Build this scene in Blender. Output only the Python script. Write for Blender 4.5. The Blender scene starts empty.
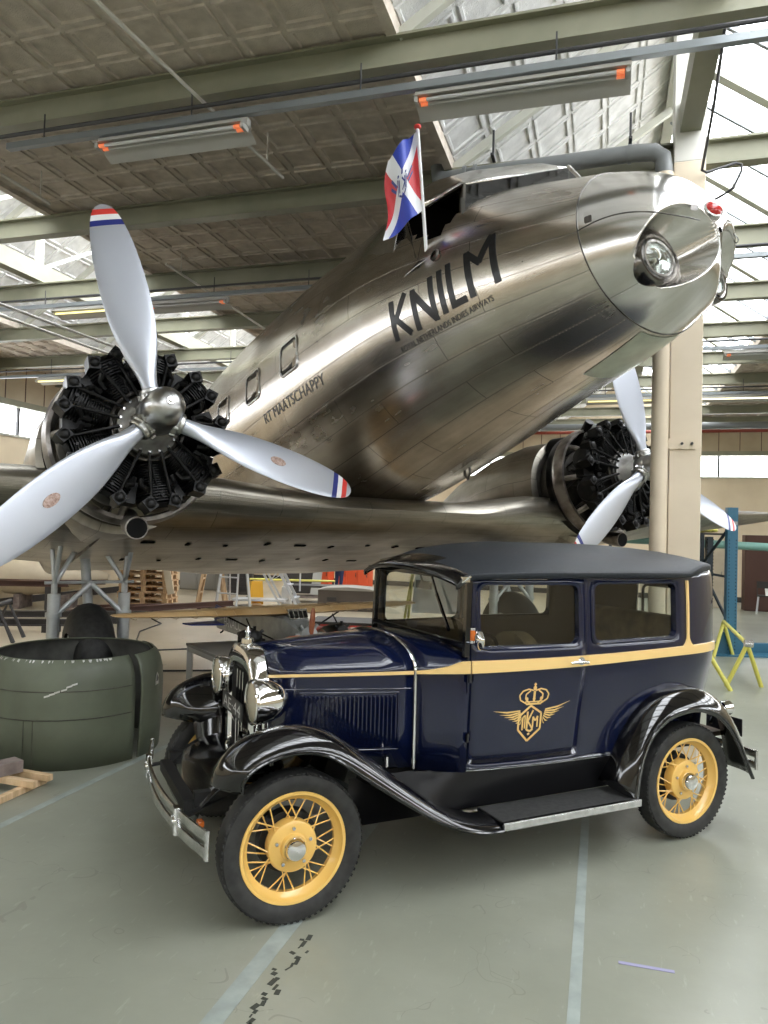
import bpy, bmesh, math, random
from mathutils import Vector, Matrix
random.seed(7)
PI = math.pi
C = bpy.context.scene.collection
SC = bpy.context.scene

# ------------------------------------------------------------------ camera, world, exposure
cam_d = bpy.data.cameras.new('camera'); cam = bpy.data.objects.new('camera', cam_d); C.objects.link(cam)
cam_d.sensor_fit = 'VERTICAL'; cam_d.sensor_height = 36.0; cam_d.lens = 740.0 / 1024 * 36.0
cam_d.clip_start = 0.05; cam_d.clip_end = 300
_p, _r = math.radians(1.45), 0.027
_f = Vector((0, math.cos(_p), math.sin(_p))); _u = Vector((0, -math.sin(_p), math.cos(_p))); _x = Vector((1, 0, 0))
_x2 = _x * math.cos(_r) + _u * math.sin(_r); _u2 = _u * math.cos(_r) - _x * math.sin(_r)
M = Matrix((_x2, _u2, -_f)).transposed().to_4x4(); M.translation = Vector((0, 0, 1.90))
cam.matrix_world = M
SC.camera = cam
SC.view_settings.view_transform = 'Standard'; SC.view_settings.look = 'None'
SC.view_settings.gamma = 1.0; SC.view_settings.use_curve_mapping = False
SC.view_settings.exposure = 0.36
SC.cycles.max_bounces = 8; SC.cycles.diffuse_bounces = 5; SC.cycles.glossy_bounces = 5
SC.cycles.transparent_max_bounces = 16; SC.cycles.use_denoising = True
SC.cycles.sample_clamp_indirect = 6.0; SC.cycles.caustics_reflective = False; SC.cycles.caustics_refractive = False

w = bpy.data.worlds.new('overcast_sky'); SC.world = w; w.use_nodes = True
nt = w.node_tree; nt.nodes.clear()
wo = nt.nodes.new('ShaderNodeOutputWorld'); wb = nt.nodes.new('ShaderNodeBackground')
wb.inputs[0].default_value = (.97, .985, 1.0, 1); wb.inputs[1].default_value = 9.0
nt.links.new(wb.outputs[0], wo.inputs[0])

# hall frame: a across (right), b along (away), turned 16.5 degrees to the view
AZ = math.radians(16.5); CA, SA = math.cos(AZ), math.sin(AZ)
def H(a, b, z=0.0): return Vector((a * CA + b * SA, -a * SA + b * CA, z))
HALL = Matrix.Rotation(-AZ, 4, 'Z')
def area(name, a, b, z, sx, sy, power, rot, col=(1, 1, 1)):
    d = bpy.data.lights.new(name, 'AREA'); d.shape = 'RECTANGLE'; d.size = sx; d.size_y = sy
    d.energy = power; d.color = col
    o = bpy.data.objects.new(name, d); C.objects.link(o)
    o.matrix_world = Matrix.Translation(H(a, b, z)) @ HALL @ Matrix.Rotation(rot, 4, 'Y')
    d.cycles.is_portal = True
    return o
# daylight of the glazed roof slopes (glass falls to the right of each ridge)
RIDGES = [-8.13, 0.67, 9.47]
for rdg in RIDGES:
    area('skylight_daylight', rdg + 0.93, 6.5, 6.16, 2.3, 36.8, 650, math.radians(35), (0.90, 0.95, 1.0))


# ------------------------------------------------------------------ materials
def mat(name, col=(.8, .8, .8), rough=.5, metal=0.0, coat=0.0, spec=None, emis=None, estr=0.0, alpha=None, sheen=0):
    m = bpy.data.materials.new(name); m.use_nodes = True
    b = m.node_tree.nodes['Principled BSDF']
    b.inputs['Base Color'].default_value = (*col, 1); b.inputs['Roughness'].default_value = rough
    b.inputs['Metallic'].default_value = metal; b.inputs['Coat Weight'].default_value = coat
    b.inputs['Coat Roughness'].default_value = 0.04
    if spec is not None: b.inputs['Specular IOR Level'].default_value = spec
    if emis: b.inputs['Emission Color'].default_value = (*emis, 1); b.inputs['Emission Strength'].default_value = estr
    return m
def nodes(m): return m.node_tree.nodes, m.node_tree.links, m.node_tree.nodes['Principled BSDF']
def noisy(m, c1, c2, scale=5, detail=6, lo=.35, hi=.65, coords='Object', bump=0.0, bscale=None, stretch=None, rough=None):
    N, L, b = nodes(m)
    tc = N.new('ShaderNodeTexCoord'); nz = N.new('ShaderNodeTexNoise'); nz.inputs['Scale'].default_value = scale
    nz.inputs['Detail'].default_value = detail
    src = tc.outputs[coords]
    if stretch:
        mp = N.new('ShaderNodeMapping'); mp.inputs['Scale'].default_value = stretch
        L.new(src, mp.inputs['Vector']); src = mp.outputs[0]
    L.new(src, nz.inputs['Vector'])
    cr = N.new('ShaderNodeValToRGB'); cr.color_ramp.elements[0].position = lo; cr.color_ramp.elements[1].position = hi
    cr.color_ramp.elements[0].color = (*c1, 1); cr.color_ramp.elements[1].color = (*c2, 1)
    L.new(nz.outputs[0], cr.inputs[0]); L.new(cr.outputs[0], b.inputs['Base Color'])
    if rough:
        mr = N.new('ShaderNodeMapRange'); mr.inputs[3].default_value = rough[0]; mr.inputs[4].default_value = rough[1]
        L.new(nz.outputs[0], mr.inputs[0]); L.new(mr.outputs[0], b.inputs['Roughness'])
    if bump:
        n2 = N.new('ShaderNodeTexNoise'); n2.inputs['Scale'].default_value = bscale or scale * 4; n2.inputs['Detail'].default_value = 4
        L.new(src, n2.inputs['Vector']); bp = N.new('ShaderNodeBump'); bp.inputs['Strength'].default_value = bump
        bp.inputs['Distance'].default_value = .01
        L.new(n2.outputs[0], bp.inputs['Height']); L.new(bp.outputs[0], b.inputs['Normal'])
    return m

def aluminium(name, uvscale=(1, 1), base=(.68, .635, .575), dark=(.36, .32, .27), rough=(.20, .32), bw=1.35, rh=.27, seam=True):
    """sheet metal panels: UV is metres along and around the skin; seams and rivet rows are relief"""
    m = mat(name, base, .3, 1.0); N, L, b = nodes(m)
    uv = N.new('ShaderNodeUVMap'); uv.uv_map = 'UVMap'
    br = N.new('ShaderNodeTexBrick'); br.offset = .37; br.inputs['Scale'].default_value = 1
    br.inputs['Brick Width'].default_value = bw; br.inputs['Row Height'].default_value = rh
    br.inputs['Mortar Size'].default_value = .003; br.inputs['Mortar Smooth'].default_value = .2
    br.inputs['Color1'].default_value = (.0, .0, .0, 1); br.inputs['Color2'].default_value = (1, 1, 1, 1)
    br.inputs['Mortar'].default_value = (.5, .5, .5, 1)
    L.new(uv.outputs[0], br.inputs['Vector'])
    n1 = N.new('ShaderNodeTexNoise'); n1.inputs['Scale'].default_value = 2.2; n1.inputs['Detail'].default_value = 4
    n1.inputs['Roughness'].default_value = .5; L.new(uv.outputs[0], n1.inputs['Vector'])
    # brushed stains along the skin
    mp = N.new('ShaderNodeMapping'); mp.inputs['Scale'].default_value = (1.2, 9, 1)
    L.new(uv.outputs[0], mp.inputs['Vector'])
    n2 = N.new('ShaderNodeTexNoise'); n2.inputs['Scale'].default_value = 1.6; n2.inputs['Detail'].default_value = 3
    L.new(mp.outputs[0], n2.inputs['Vector'])
    ad = N.new('ShaderNodeMath'); ad.operation = 'MULTIPLY_ADD'; ad.inputs[1].default_value = .10
    L.new(br.outputs['Color'], ad.inputs[0]); L.new(n1.outputs[0], ad.inputs[2])
    ad2 = N.new('ShaderNodeMath'); ad2.operation = 'MULTIPLY_ADD'; ad2.inputs[1].default_value = .45
    L.new(n2.outputs[0], ad2.inputs[0]); L.new(ad.outputs[0], ad2.inputs[2])
    cr = N.new('ShaderNodeValToRGB'); cr.color_ramp.elements[0].position = .42; cr.color_ramp.elements[1].position = 1.05
    cr.color_ramp.elements[0].color = (*dark, 1); cr.color_ramp.elements[1].color = (*base, 1)
    L.new(ad2.outputs[0], cr.inputs[0])
    mx = N.new('ShaderNodeMixRGB'); mx.inputs[2].default_value = (.10, .09, .08, 1)
    ml = N.new('ShaderNodeMath'); ml.operation = 'MULTIPLY'; ml.inputs[1].default_value = .88 if seam else 0
    L.new(br.outputs['Fac'], ml.inputs[0]); L.new(ml.outputs[0], mx.inputs[0]); L.new(cr.outputs[0], mx.inputs[1])
    L.new(mx.outputs[0], b.inputs['Base Color'])
    mr = N.new('ShaderNodeMapRange'); mr.inputs[1].default_value = .3; mr.inputs[2].default_value = 1.1
    mr.inputs[3].default_value = rough[1]; mr.inputs[4].default_value = rough[0]
    L.new(ad2.outputs[0], mr.inputs[0]); L.new(mr.outputs[0], b.inputs['Roughness'])
    # rivets : dots following the rows
    sx = N.new('ShaderNodeSeparateXYZ'); L.new(uv.outputs[0], sx.inputs[0])
    def dist_to_grid(out, period, off=0):
        a = N.new('ShaderNodeMath'); a.operation = 'ADD'; a.inputs[1].default_value = off; L.new(out, a.inputs[0])
        p = N.new('ShaderNodeMath'); p.operation = 'PINGPONG'; p.inputs[1].default_value = period / 2; L.new(a.outputs[0], p.inputs[0])
        return p.outputs[0]
    du = dist_to_grid(sx.outputs[0], .028); dv = dist_to_grid(sx.outputs[1], rh, .014)
    sq = N.new('ShaderNodeVectorMath'); sq.operation = 'LENGTH'; cb = N.new('ShaderNodeCombineXYZ')
    L.new(du, cb.inputs[0]); L.new(dv, cb.inputs[1]); L.new(cb.outputs[0], sq.inputs[0])
    lt = N.new('ShaderNodeMapRange'); lt.inputs[1].default_value = .003; lt.inputs[2].default_value = .006
    lt.inputs[3].default_value = 1; lt.inputs[4].default_value = 0
    L.new(sq.outputs['Value'], lt.inputs[0])
    hs = N.new('ShaderNodeMath'); hs.operation = 'SUBTRACT'; L.new(lt.outputs[0], hs.inputs[0]); L.new(br.outputs['Fac'], hs.inputs[1])
    n3 = N.new('ShaderNodeTexNoise'); n3.inputs['Scale'].default_value = 2.0; n3.inputs['Detail'].default_value = 0
    L.new(uv.outputs[0], n3.inputs['Vector'])
    dn = N.new('ShaderNodeMath'); dn.operation = 'MULTIPLY_ADD'; dn.inputs[1].default_value = 1.6
    L.new(n3.outputs[0], dn.inputs[0]); L.new(hs.outputs[0], dn.inputs[2])
    bp = N.new('ShaderNodeBump'); bp.inputs['Strength'].default_value = .5; bp.inputs['Distance'].default_value = .004
    L.new(dn.outputs[0], bp.inputs['Height']); L.new(bp.outputs[0], b.inputs['Normal'])
    return m

def pane_glass(name, tint=(.9, .93, .95), gl=.10):
    m = bpy.data.materials.new(name); m.use_nodes = True; N = m.node_tree.nodes; L = m.node_tree.links; N.clear()
    o = N.new('ShaderNodeOutputMaterial'); t = N.new('ShaderNodeBsdfTransparent'); t.inputs[0].default_value = (*tint, 1)
    g = N.new('ShaderNodeBsdfGlossy'); g.inputs['Roughness'].default_value = .03; mx = N.new('ShaderNodeMixShader')
    fr = N.new('ShaderNodeLayerWeight'); pw = N.new('ShaderNodeMath'); pw.operation = 'POWER'; pw.inputs[1].default_value = 4.0
    L.new(fr.outputs['Facing'], pw.inputs[0])
    ad = N.new('ShaderNodeMath'); ad.operation = 'MULTIPLY_ADD'; ad.inputs[1].default_value = .8; ad.inputs[2].default_value = gl; ad.use_clamp = True
    L.new(pw.outputs[0], ad.inputs[0]); L.new(ad.outputs[0], mx.inputs[0])
    L.new(t.outputs[0], mx.inputs[1]); L.new(g.outputs[0], mx.inputs[2]); L.new(mx.outputs[0], o.inputs[0])
    return m

MT = {}
MT['alu'] = aluminium('aluminium_skin')
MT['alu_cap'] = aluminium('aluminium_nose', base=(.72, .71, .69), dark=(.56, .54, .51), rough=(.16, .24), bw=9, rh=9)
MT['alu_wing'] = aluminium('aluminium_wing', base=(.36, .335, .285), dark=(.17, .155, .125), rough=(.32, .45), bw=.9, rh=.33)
MT['alu_plain'] = noisy(mat('aluminium_plain', (.7, .7, .7), .25, 1), (.5, .49, .47), (.72, .72, .71), 3, rough=(.15, .35))
MT['blade'] = mat('propeller_silver_paint', (.52, .55, .62), .33, .55)
MT['hub'] = noisy(mat('hub_metal', (.5, .5, .5), .3, 1), (.42, .42, .42), (.58, .58, .57), 6)
MT['eng_black'] = noisy(mat('engine_black', (.02, .02, .02), .32, .0, 0, .22), (.002, .002, .002), (.010, .0095, .009), 14, rough=(.25, .55))
MT['eng_dark'] = noisy(mat('engine_dark_metal', (.1, .1, .1), .35, .8), (.03, .028, .025), (.13, .12, .11), 10)
MT['case'] = noisy(mat('crankcase_grey', (.35, .35, .34), .38, .7), (.22, .21, .2), (.42, .42, .41), 8)
MT['ring'] = noisy(mat('exhaust_ring', (.25, .22, .19), .38, .9), (.10, .085, .075), (.42, .39, .36), 5)
MT['nacelle_dark'] = noisy(mat('nacelle_dark', (.04, .037, .03), .55, .4), (.02, .018, .016), (.09, .08, .065), 5)
MT['red'] = mat('red_paint', (.65, .05, .04), .35); MT['white'] = mat('white_paint', (.8, .8, .8), .4)
MT['blue'] = mat('dark_blue_paint', (.02, .03, .2), .35)
MT['black_paint'] = mat('black_lettering', (.008, .008, .009), .3)
MT['grey_text'] = mat('grey_lettering', (.05, .05, .05), .4)
MT['copper'] = noisy(mat('blade_badge', (.35, .22, .18), .4, .3), (.25, .15, .12), (.5, .38, .33), 60)
MT['cock_dark'] = mat('cockpit_dark', (.008, .008, .008), .8, 0, 0, .05)
MT['dark_glass'] = pane_glass('cockpit_glass', (.20, .21, .22), .10)
MT['cabin_glass'] = mat('cabin_glass', (.012, .011, .010), .08, 0, 0, .3)
MT['curtain'] = mat('curtain', (.45, .38, .30), .9)
MT['green_panel'] = noisy(mat('pale_green_primer', (.42, .46, .38), .3), (.36, .39, .32), (.48, .53, .44), 6)
MT['navy'] = mat('navy_car_paint', (.003, .006, .027), .18, 0, .6, .35)
MT['car_black'] = mat('black_fender_paint', (.003, .003, .004), .12, 0, .8, .4)
MT['cream_stripe'] = mat('cream_yellow_stripe', (.80, .55, .22), .3, 0, .6)
MT['wheel_yellow'] = mat('wheel_yellow_paint', (.78, .49, .13), .32, 0, .5)
MT['chrome'] = mat('chrome', (.78, .78, .78), .06, 1)
MT['chrome_dull'] = noisy(mat('dull_chrome', (.6, .6, .6), .22, 1), (.5, .5, .5), (.68, .68, .68), 20)
MT['tyre'] = noisy(mat('tyre_rubber', (.018, .018, .018), .62), (.012, .012, .012), (.028, .028, .027), 20)
MT['roof_cloth'] = noisy(mat('roof_leathercloth', (.045, .05, .06), .5, 0, 0, .3), (.014, .017, .022), (.024, .028, .034), 60, bump=.15, bscale=300)
MT['car_inner'] = mat('car_trim_brown', (.055, .038, .025), .85)
MT['seat'] = noisy(mat('olive_velour', (.09, .06, .025), .9), (.06, .04, .018), (.12, .085, .035), 12)
MT['car_glass'] = pane_glass('car_glass', (.80, .84, .82), .07)
MT['mat_rubber'] = noisy(mat('rubber_mat', (.03, .03, .03), .6), (.025, .025, .025), (.045, .045, .045), 40)
MT['gold'] = mat('gold_emblem', (.70, .46, .16), .35)
MT['orange'] = mat('orange_lens', (.7, .16, .02), .25, 0, .6)
MT['red_lens'] = mat('red_lens', (.42, .02, .02), .15, 0, 1)
MT['lamp_glass'] = mat('headlamp_glass', (.50, .46, .36), .22, .35, .6)
MT['grille'] = mat('radiator_core', (.006, .006, .006), .6)
MT['apron_black'] = mat('apron_black', (.004, .004, .005), .3, 0, 0, .3); MT['pipe_red'] = mat('sprinkler_red', (.22, .035, .02), .5)
MT['chassis'] = mat('chassis_black', (.008, .008, .008), .5)
MT['steel_beam'] = noisy(mat('beam_paint_green_grey', (.30, .30, .22), .5), (.19, .19, .13), (.25, .245, .175), 2)
MT['beam_light'] = noisy(mat('beam_paint_cream', (.52, .52, .45), .5), (.47, .47, .41), (.56, .56, .49), 2)
MT['column'] = noisy(mat('column_beige', (.66, .56, .42), .5), (.60, .51, .38), (.70, .60, .46), 1.5)
MT['column_up'] = mat('column_grey_cream', (.60, .59, .54), .5)
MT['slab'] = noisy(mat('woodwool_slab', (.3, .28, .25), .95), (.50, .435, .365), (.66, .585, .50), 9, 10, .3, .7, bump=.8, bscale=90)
MT['slab_lit'] = noisy(mat('woodwool_slab_lit', (.5, .5, .49), .95), (.60, .60, .59), (.80, .80, .79), 7, 10, .3, .7, bump=.8, bscale=80)  # woodwool slab again, daylight on the roof slopes put into its colour
MT['wall'] = noisy(mat('wall_cream_brick', (.62, .52, .36), .7), (.58, .48, .33), (.66, .56, .40), 1.2)
MT['wall_up'] = noisy(mat('wall_upper_panel', (.40, .33, .22), .6), (.36, .29, .19), (.46, .38, .26), 1.0)
MT['glaz'] = pane_glass('roof_glass', (.96, .98, 1), .05)
MT['pipe_grey'] = mat('drain_pipe_grey', (.16, .17, .17), .4)
MT['strut_grey'] = mat('galvanised_strut', (.22, .24, .25), .4, .5)
MT['conduit_dark'] = mat('dark_conduit', (.03, .03, .032), .5)
MT['conduit_white'] = mat('white_conduit', (.62, .60, .54), .45)
MT['lamp_body'] = mat('fixture_grey', (.42, .41, .38), .45)
MT['tube'] = mat('fluorescent_tube', (.5, .5, .5), .2)
MT['tube_end'] = mat('tube_end_glow', (.9, .25, .1), .4, emis=(1, .25, .1), estr=.35)
MT['tube_on'] = mat('tube_lit', (.9, .9, .8), .4, emis=(1, .92, .62), estr=2.2)
MT['tube_on2'] = mat('tube_lit_yellow', (.9, .9, .6), .4, emis=(1, .85, .35), estr=1.1)
MT['green_cowl'] = noisy(mat('olive_green_paint', (.12, .15, .10), .5), (.075, .085, .058), (.115, .13, .09), 2.2, 8)
MT['primer_inside'] = noisy(mat('dark_grey_inside', (.07, .07, .065), .6), (.045, .045, .042), (.11, .11, .10), 5)
MT['chip'] = mat('chipped_bare_metal', (.6, .6, .58), .4, .6)
MT['wood'] = noisy(mat('pine_wood', (.5, .33, .18), .7), (.40, .25, .13), (.60, .42, .25), 5, stretch=(8, 1, 1))
MT['wood_new'] = noisy(mat('new_timber', (.62, .44, .26), .7), (.52, .36, .2), (.70, .51, .32), 5, stretch=(1, 8, 1))
MT['wood_old'] = noisy(mat('weathered_timber', (.2, .16, .14), .8), (.14, .11, .10), (.27, .22, .20), 9)
MT['tan_fabric'] = noisy(mat('doped_tan_fabric', (.50, .32, .14), .35), (.44, .27, .11), (.58, .39, .19), 3)
MT['tan_light'] = mat('pale_tan_fabric', (.58, .44, .25), .4)
MT['model_grey'] = noisy(mat('model_grey_metal', (.3, .31, .30), .35, .4), (.24, .25, .24), (.36, .37, .36), 8)
MT['mahog'] = noisy(mat('mahogany', (.28, .08, .03), .35), (.20, .05, .02), (.38, .13, .05), 12)
MT['tabletop'] = mat('grey_table', (.21, .20, .18), .45)
MT['table_leg'] = mat('table_leg_metal', (.42, .41, .38), .4, .4)
MT['gear_grey'] = noisy(mat('gear_silver_paint', (.5, .52, .53), .35, .35), (.42, .44, .45), (.60, .62, .63), 5)
MT['blue_steel'] = mat('blue_rack_steel', (.03, .13, .21), .45)
MT['dark_steel'] = mat('dark_blue_steel', (.012, .022, .03), .5)
MT['yellow_tube'] = mat('yellow_green_tube', (.62, .58, .12), .45)
MT['teal'] = mat('teal_tube', (.18, .36, .31), .5)
MT['orange_box'] = mat('orange_red_box', (.62, .09, .03), .5)
MT['yellow_box'] = mat('yellow_plastic', (.85, .45, .03), .45)
MT['trunk'] = mat('grey_brown_chest', (.075, .06, .048), .5); MT['trunk_top'] = mat('grey_lid', (.26, .245, .21), .6)
MT['dark_misc'] = mat('dark_clutter', (.03, .026, .024), .6); MT['brown_misc'] = mat('brown_steel', (.07, .028, .018), .6)
MT['cream_misc'] = noisy(mat('cream_fabric', (.60, .52, .38), .6), (.55, .47, .34), (.66, .58, .44), 2)
MT['grey_misc'] = mat('grey_board', (.32, .32, .30), .6); MT['alu_ladder'] = mat('ladder_aluminium', (.55, .57, .60), .35, .7)
MT['skin'] = mat('skin', (.5, .28, .2), .6); MT['navy_cloth'] = mat('navy_overall', (.012, .02, .07), .8)
MT['paper'] = mat('white_board', (.88, .88, .86), .6)
MT['plate_black'] = mat('plate_black', (.01, .01, .012), .3)
MT['line_paint'] = noisy(mat('floor_line_paint', (.3, .34, .32), .4), (.255, .29, .27), (.34, .385, .36), 8)
MT['scuff'] = mat('black_scuff', (.05, .055, .045), .6)
MT['violet_tape'] = mat('violet_tape', (.30, .29, .44), .5)

# ------------------------------------------------------------------ mesh builder
class MB:
    def __init__(s): s.v = []; s.f = []; s.m = []; s.uv = []; s.mi = 0
    def add(s, vs, fs, uv=None):
        o = len(s.v); s.v += [Vector(v) for v in vs]
        for k, f in enumerate(fs):
            s.f.append([o + i for i in f]); s.m.append(s.mi)
            s.uv.append([uv[i] for i in f] if uv else None)
    def box(s, c, size, R=None):
        c = Vector(c); hx, hy, hz = size[0] / 2, size[1] / 2, size[2] / 2
        vs = [Vector((x, y, z)) for x in (-hx, hx) for y in (-hy, hy) for z in (-hz, hz)]
        if R is not None: vs = [R @ v for v in vs]
        s.add([c + v for v in vs], [(0, 1, 3, 2), (4, 6, 7, 5), (0, 4, 5, 1), (2, 3, 7, 6), (0, 2, 6, 4), (1, 5, 7, 3)])
        return s
    def bar(s, p0, p1, wd, ht, up=(0, 0, 1)):
        p0, p1 = Vector(p0), Vector(p1); d = (p1 - p0); ln = d.length; d.normalize(); up = Vector(up)
        sd = d.cross(up)
        if sd.length < 1e-4: sd = d.cross(Vector((1, 0, 0)))
        sd.normalize(); up2 = sd.cross(d)
        R = Matrix((d, sd, up2)).transposed()
        return s.box((p0 + p1) / 2, (ln, wd, ht), R)
    def ring_pts(s, c, d, r, n, ph=0.0, r2=None):
        d = Vector(d).normalized(); a = d.cross(Vector((0, 0, 1)))
        if a.length < 1e-3: a = Vector((1, 0, 0))
        a.normalize(); b = d.cross(a)
        return [Vector(c) + a * r * math.cos(ph + 2 * PI * i / n) + b * (r2 or r) * math.sin(ph + 2 * PI * i / n) for i in range(n)]
    def cyl(s, p0, p1, r0, r1=None, n=16, caps=True):
        r1 = r0 if r1 is None else r1; p0, p1 = Vector(p0), Vector(p1); d = p1 - p0
        vs = s.ring_pts(p0, d, r0, n) + s.ring_pts(p1, d, r1, n)
        fs = [(i, (i + 1) % n, n + (i + 1) % n, n + i) for i in range(n)]
        if caps: fs += [tuple(range(n))[::-1], tuple(range(n, 2 * n))]
        s.add(vs, fs); return s
    def tube(s, pts, r, n=10, closed=False):
        pts = [Vector(p) for p in pts]; k = len(pts); rings = []
        a = None
        for i, p in enumerate(pts):
            if closed: d = pts[(i + 1) % k] - pts[i - 1]
            else: d = pts[min(i + 1, k - 1)] - pts[max(i - 1, 0)]
            d.normalize()
            if a is None:
                a = d.cross(Vector((0, 0, 1)))
                if a.length < 1e-3: a = d.cross(Vector((1, 0, 0)))
            a = (a - d * a.dot(d)).normalized(); b = d.cross(a)
            rr = r[i] if isinstance(r, (list, tuple)) else r
            rings.append([p + a * rr * math.cos(2 * PI * j / n) + b * rr * math.sin(2 * PI * j / n) for j in range(n)])
        s.loft(rings, closed_u=closed, caps=not closed); return s
    def loft(s, rings, closed_u=False, caps=True, closed_v=True, uv=None):
        n = len(rings[0]); k = len(rings); vs = [p for r in rings for p in r]; fs = []
        for i in range(k if closed_u else k - 1):
            for j in range(n if closed_v else n - 1):
                i2 = (i + 1) % k; j2 = (j + 1) % n
                fs.append((i * n + j, i * n + j2, i2 * n + j2, i2 * n + j))
        if caps and closed_v: fs += [tuple(range(n))[::-1], tuple(range((k - 1) * n, k * n))]
        s.add(vs, fs, uv); return s
    def lathe(s, prof, origin, axis, n=32, ang=(0, 2 * PI), side=None):
        """prof: list of (dist along axis, radius)"""
        axis = Vector(axis).normalized(); o = Vector(origin); a = Vector(side) if side else axis.cross(Vector((0, 0, 1)))
        if a.length < 1e-3: a = Vector((1, 0, 0))
        a.normalize(); b = axis.cross(a); full = abs(ang[1] - ang[0] - 2 * PI) < 1e-6
        m = n if full else n + 1; rings = []
        for d, r in prof:
            rings.append([o + axis * d + a * r * math.cos(ang[0] + (ang[1] - ang[0]) * j / n) + b * r * math.sin(ang[0] + (ang[1] - ang[0]) * j / n) for j in range(m)])
        s.loft(rings, caps=False, closed_v=full)
        return s
    def prism(s, poly, z0, z1, fn=None):
        """poly (x,y) extruded along z; fn maps (x,y,z)->Vector"""
        n = len(poly); fn = fn or (lambda x, y, z: Vector((x, y, z)))
        vs = [fn(x, y, z0) for x, y in poly] + [fn(x, y, z1) for x, y in poly]
        s.add(vs, [tuple(range(n))[::-1], tuple(range(n, 2 * n))] + [(i, (i + 1) % n, n + (i + 1) % n, n + i) for i in range(n)])
        return s
    def sphere(s, c, r, n=12, m=8, sc=(1, 1, 1)):
        rings = []
        for i in range(1, m):
            t = PI * i / m
            rings.append([Vector(c) + Vector((r * math.sin(t) * math.cos(2 * PI * j / n) * sc[0], r * math.sin(t) * math.sin(2 * PI * j / n) * sc[1], r * math.cos(t) * sc[2])) for j in range(n)])
        s.loft(rings); return s
    def build(s, name, mats, parent=None, smooth=40, solid=None, bevel=None, subd=None, mw=None, recalc=True, xf=None):
        if not isinstance(mats, (list, tuple)): mats = [mats]
        me = bpy.data.meshes.new(name)
        vs = [xf @ v for v in s.v] if xf else s.v
        me.from_pydata([tuple(v) for v in vs], [], s.f)
        for m in mats: me.materials.append(MT[m] if isinstance(m, str) else m)
        for p, mi in zip(me.polygons, s.m): p.material_index = mi
        if any(u for u in s.uv):
            l = me.uv_layers.new(name='UVMap'); k = 0
            for p, u in zip(me.polygons, s.uv):
                for j, li in enumerate(p.loop_indices): l.data[li].uv = u[j] if u else (0, 0)
        me.update()
        if recalc:
            bm = bmesh.new(); bm.from_mesh(me); bmesh.ops.recalc_face_normals(bm, faces=bm.faces); bm.to_mesh(me); bm.free()
        if smooth:
            for p in me.polygons: p.use_smooth = True
            me.set_sharp_from_angle(angle=math.radians(smooth))
        o = bpy.data.objects.new(name, me); C.objects.link(o)
        if parent: o.parent = parent
        if mw: o.matrix_world = mw
        if solid:
            md = o.modifiers.new('solid', 'SOLIDIFY'); md.thickness = solid[0]; md.offset = solid[1]
            if len(solid) > 2: md.material_offset = solid[2]; md.material_offset_rim = solid[2] if len(solid) > 3 else 0
        if bevel:
            md = o.modifiers.new('bevel', 'BEVEL'); md.width = bevel; md.segments = 2; md.limit_method = 'ANGLE'; md.angle_limit = math.radians(40)
        if subd:
            md = o.modifiers.new('sub', 'SUBSURF'); md.levels = subd; md.render_levels = subd
        return o
def empty(name, mw, label, cat, group=None):
    o = bpy.data.objects.new(name, None); C.objects.link(o); o.empty_display_size = .2
    o.matrix_world = mw; tag(o, label, cat, group); return o
def tag(o, label, cat, group=None, kind=None):
    o['label'] = label; o['category'] = cat
    if group: o['group'] = group
    if kind: o['kind'] = kind
    return o
def struct(o): o['kind'] = 'structure'; return o
def T(x, y, z=0): return Matrix.Translation((x, y, z))
def at(a, b, z=0, rz=0): return Matrix.Translation(H(a, b, z)) @ HALL @ Matrix.Rotation(rz, 4, 'Z')
def copy_tree(o, parent=None):
    c = o.copy(); C.objects.link(c)
    if parent: c.parent = parent
    for ch in list(o.children): copy_tree(ch, c)
    return c
def lerp(a, b, t): return a + (b - a) * t
def interp(x, xs, ys):
    """monotone cubic (Fritsch-Carlson), xs ascending"""
    n = len(xs)
    if x <= xs[0]: return ys[0]
    if x >= xs[-1]: return ys[-1]
    d = [(ys[i + 1] - ys[i]) / (xs[i + 1] - xs[i]) for i in range(n - 1)]
    m = [d[0]] + [0 if d[i - 1] * d[i] <= 0 else 2 * d[i - 1] * d[i] / (d[i - 1] + d[i]) for i in range(1, n - 1)] + [d[-1]]
    i = max(k for k in range(n - 1) if xs[k] <= x); h = xs[i + 1] - xs[i]; t = (x - xs[i]) / h
    return ((2 * t**3 - 3 * t**2 + 1) * ys[i] + (t**3 - 2 * t**2 + t) * h * m[i] + (-2 * t**3 + 3 * t**2) * ys[i + 1] + (t**3 - t**2) * h * m[i + 1])
def rrect(x0, x1, y0, y1, r, k=5):
    pts = []
    for cx, cy, a0 in ((x1 - r, y1 - r, 0), (x0 + r, y1 - r, 90), (x0 + r, y0 + r, 180), (x1 - r, y0 + r, 270)):
        for i in range(k + 1):
            a = math.radians(a0 + 90 * i / k); pts.append((cx + r * math.cos(a), cy + r * math.sin(a)))
    return pts
def text_polys(body, size_w, size_h):
    """default font text as (verts, faces) scaled to a width and cap height, flat in x,y"""
    cu = bpy.data.curves.new('t', 'FONT'); cu.body = body; cu.size = 1; cu.fill_mode = 'FRONT'; cu.resolution_u = 3
    ob = bpy.data.objects.new('t', cu); C.objects.link(ob)
    dg = bpy.context.evaluated_depsgraph_get(); me = bpy.data.meshes.new_from_object(ob.evaluated_get(dg))
    vs = [Vector(v.co) for v in me.vertices]; fs = [tuple(p.vertices) for p in me.polygons]
    bpy.data.objects.remove(ob); bpy.data.curves.remove(cu); bpy.data.meshes.remove(me)
    x0 = min(v.x for v in vs); x1 = max(v.x for v in vs); y0 = min(v.y for v in vs); y1 = max(v.y for v in vs)
    return [((v.x - x0) / (x1 - x0) * size_w, (v.y - y0) / (y1 - y0) * size_h) for v in vs], fs
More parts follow.
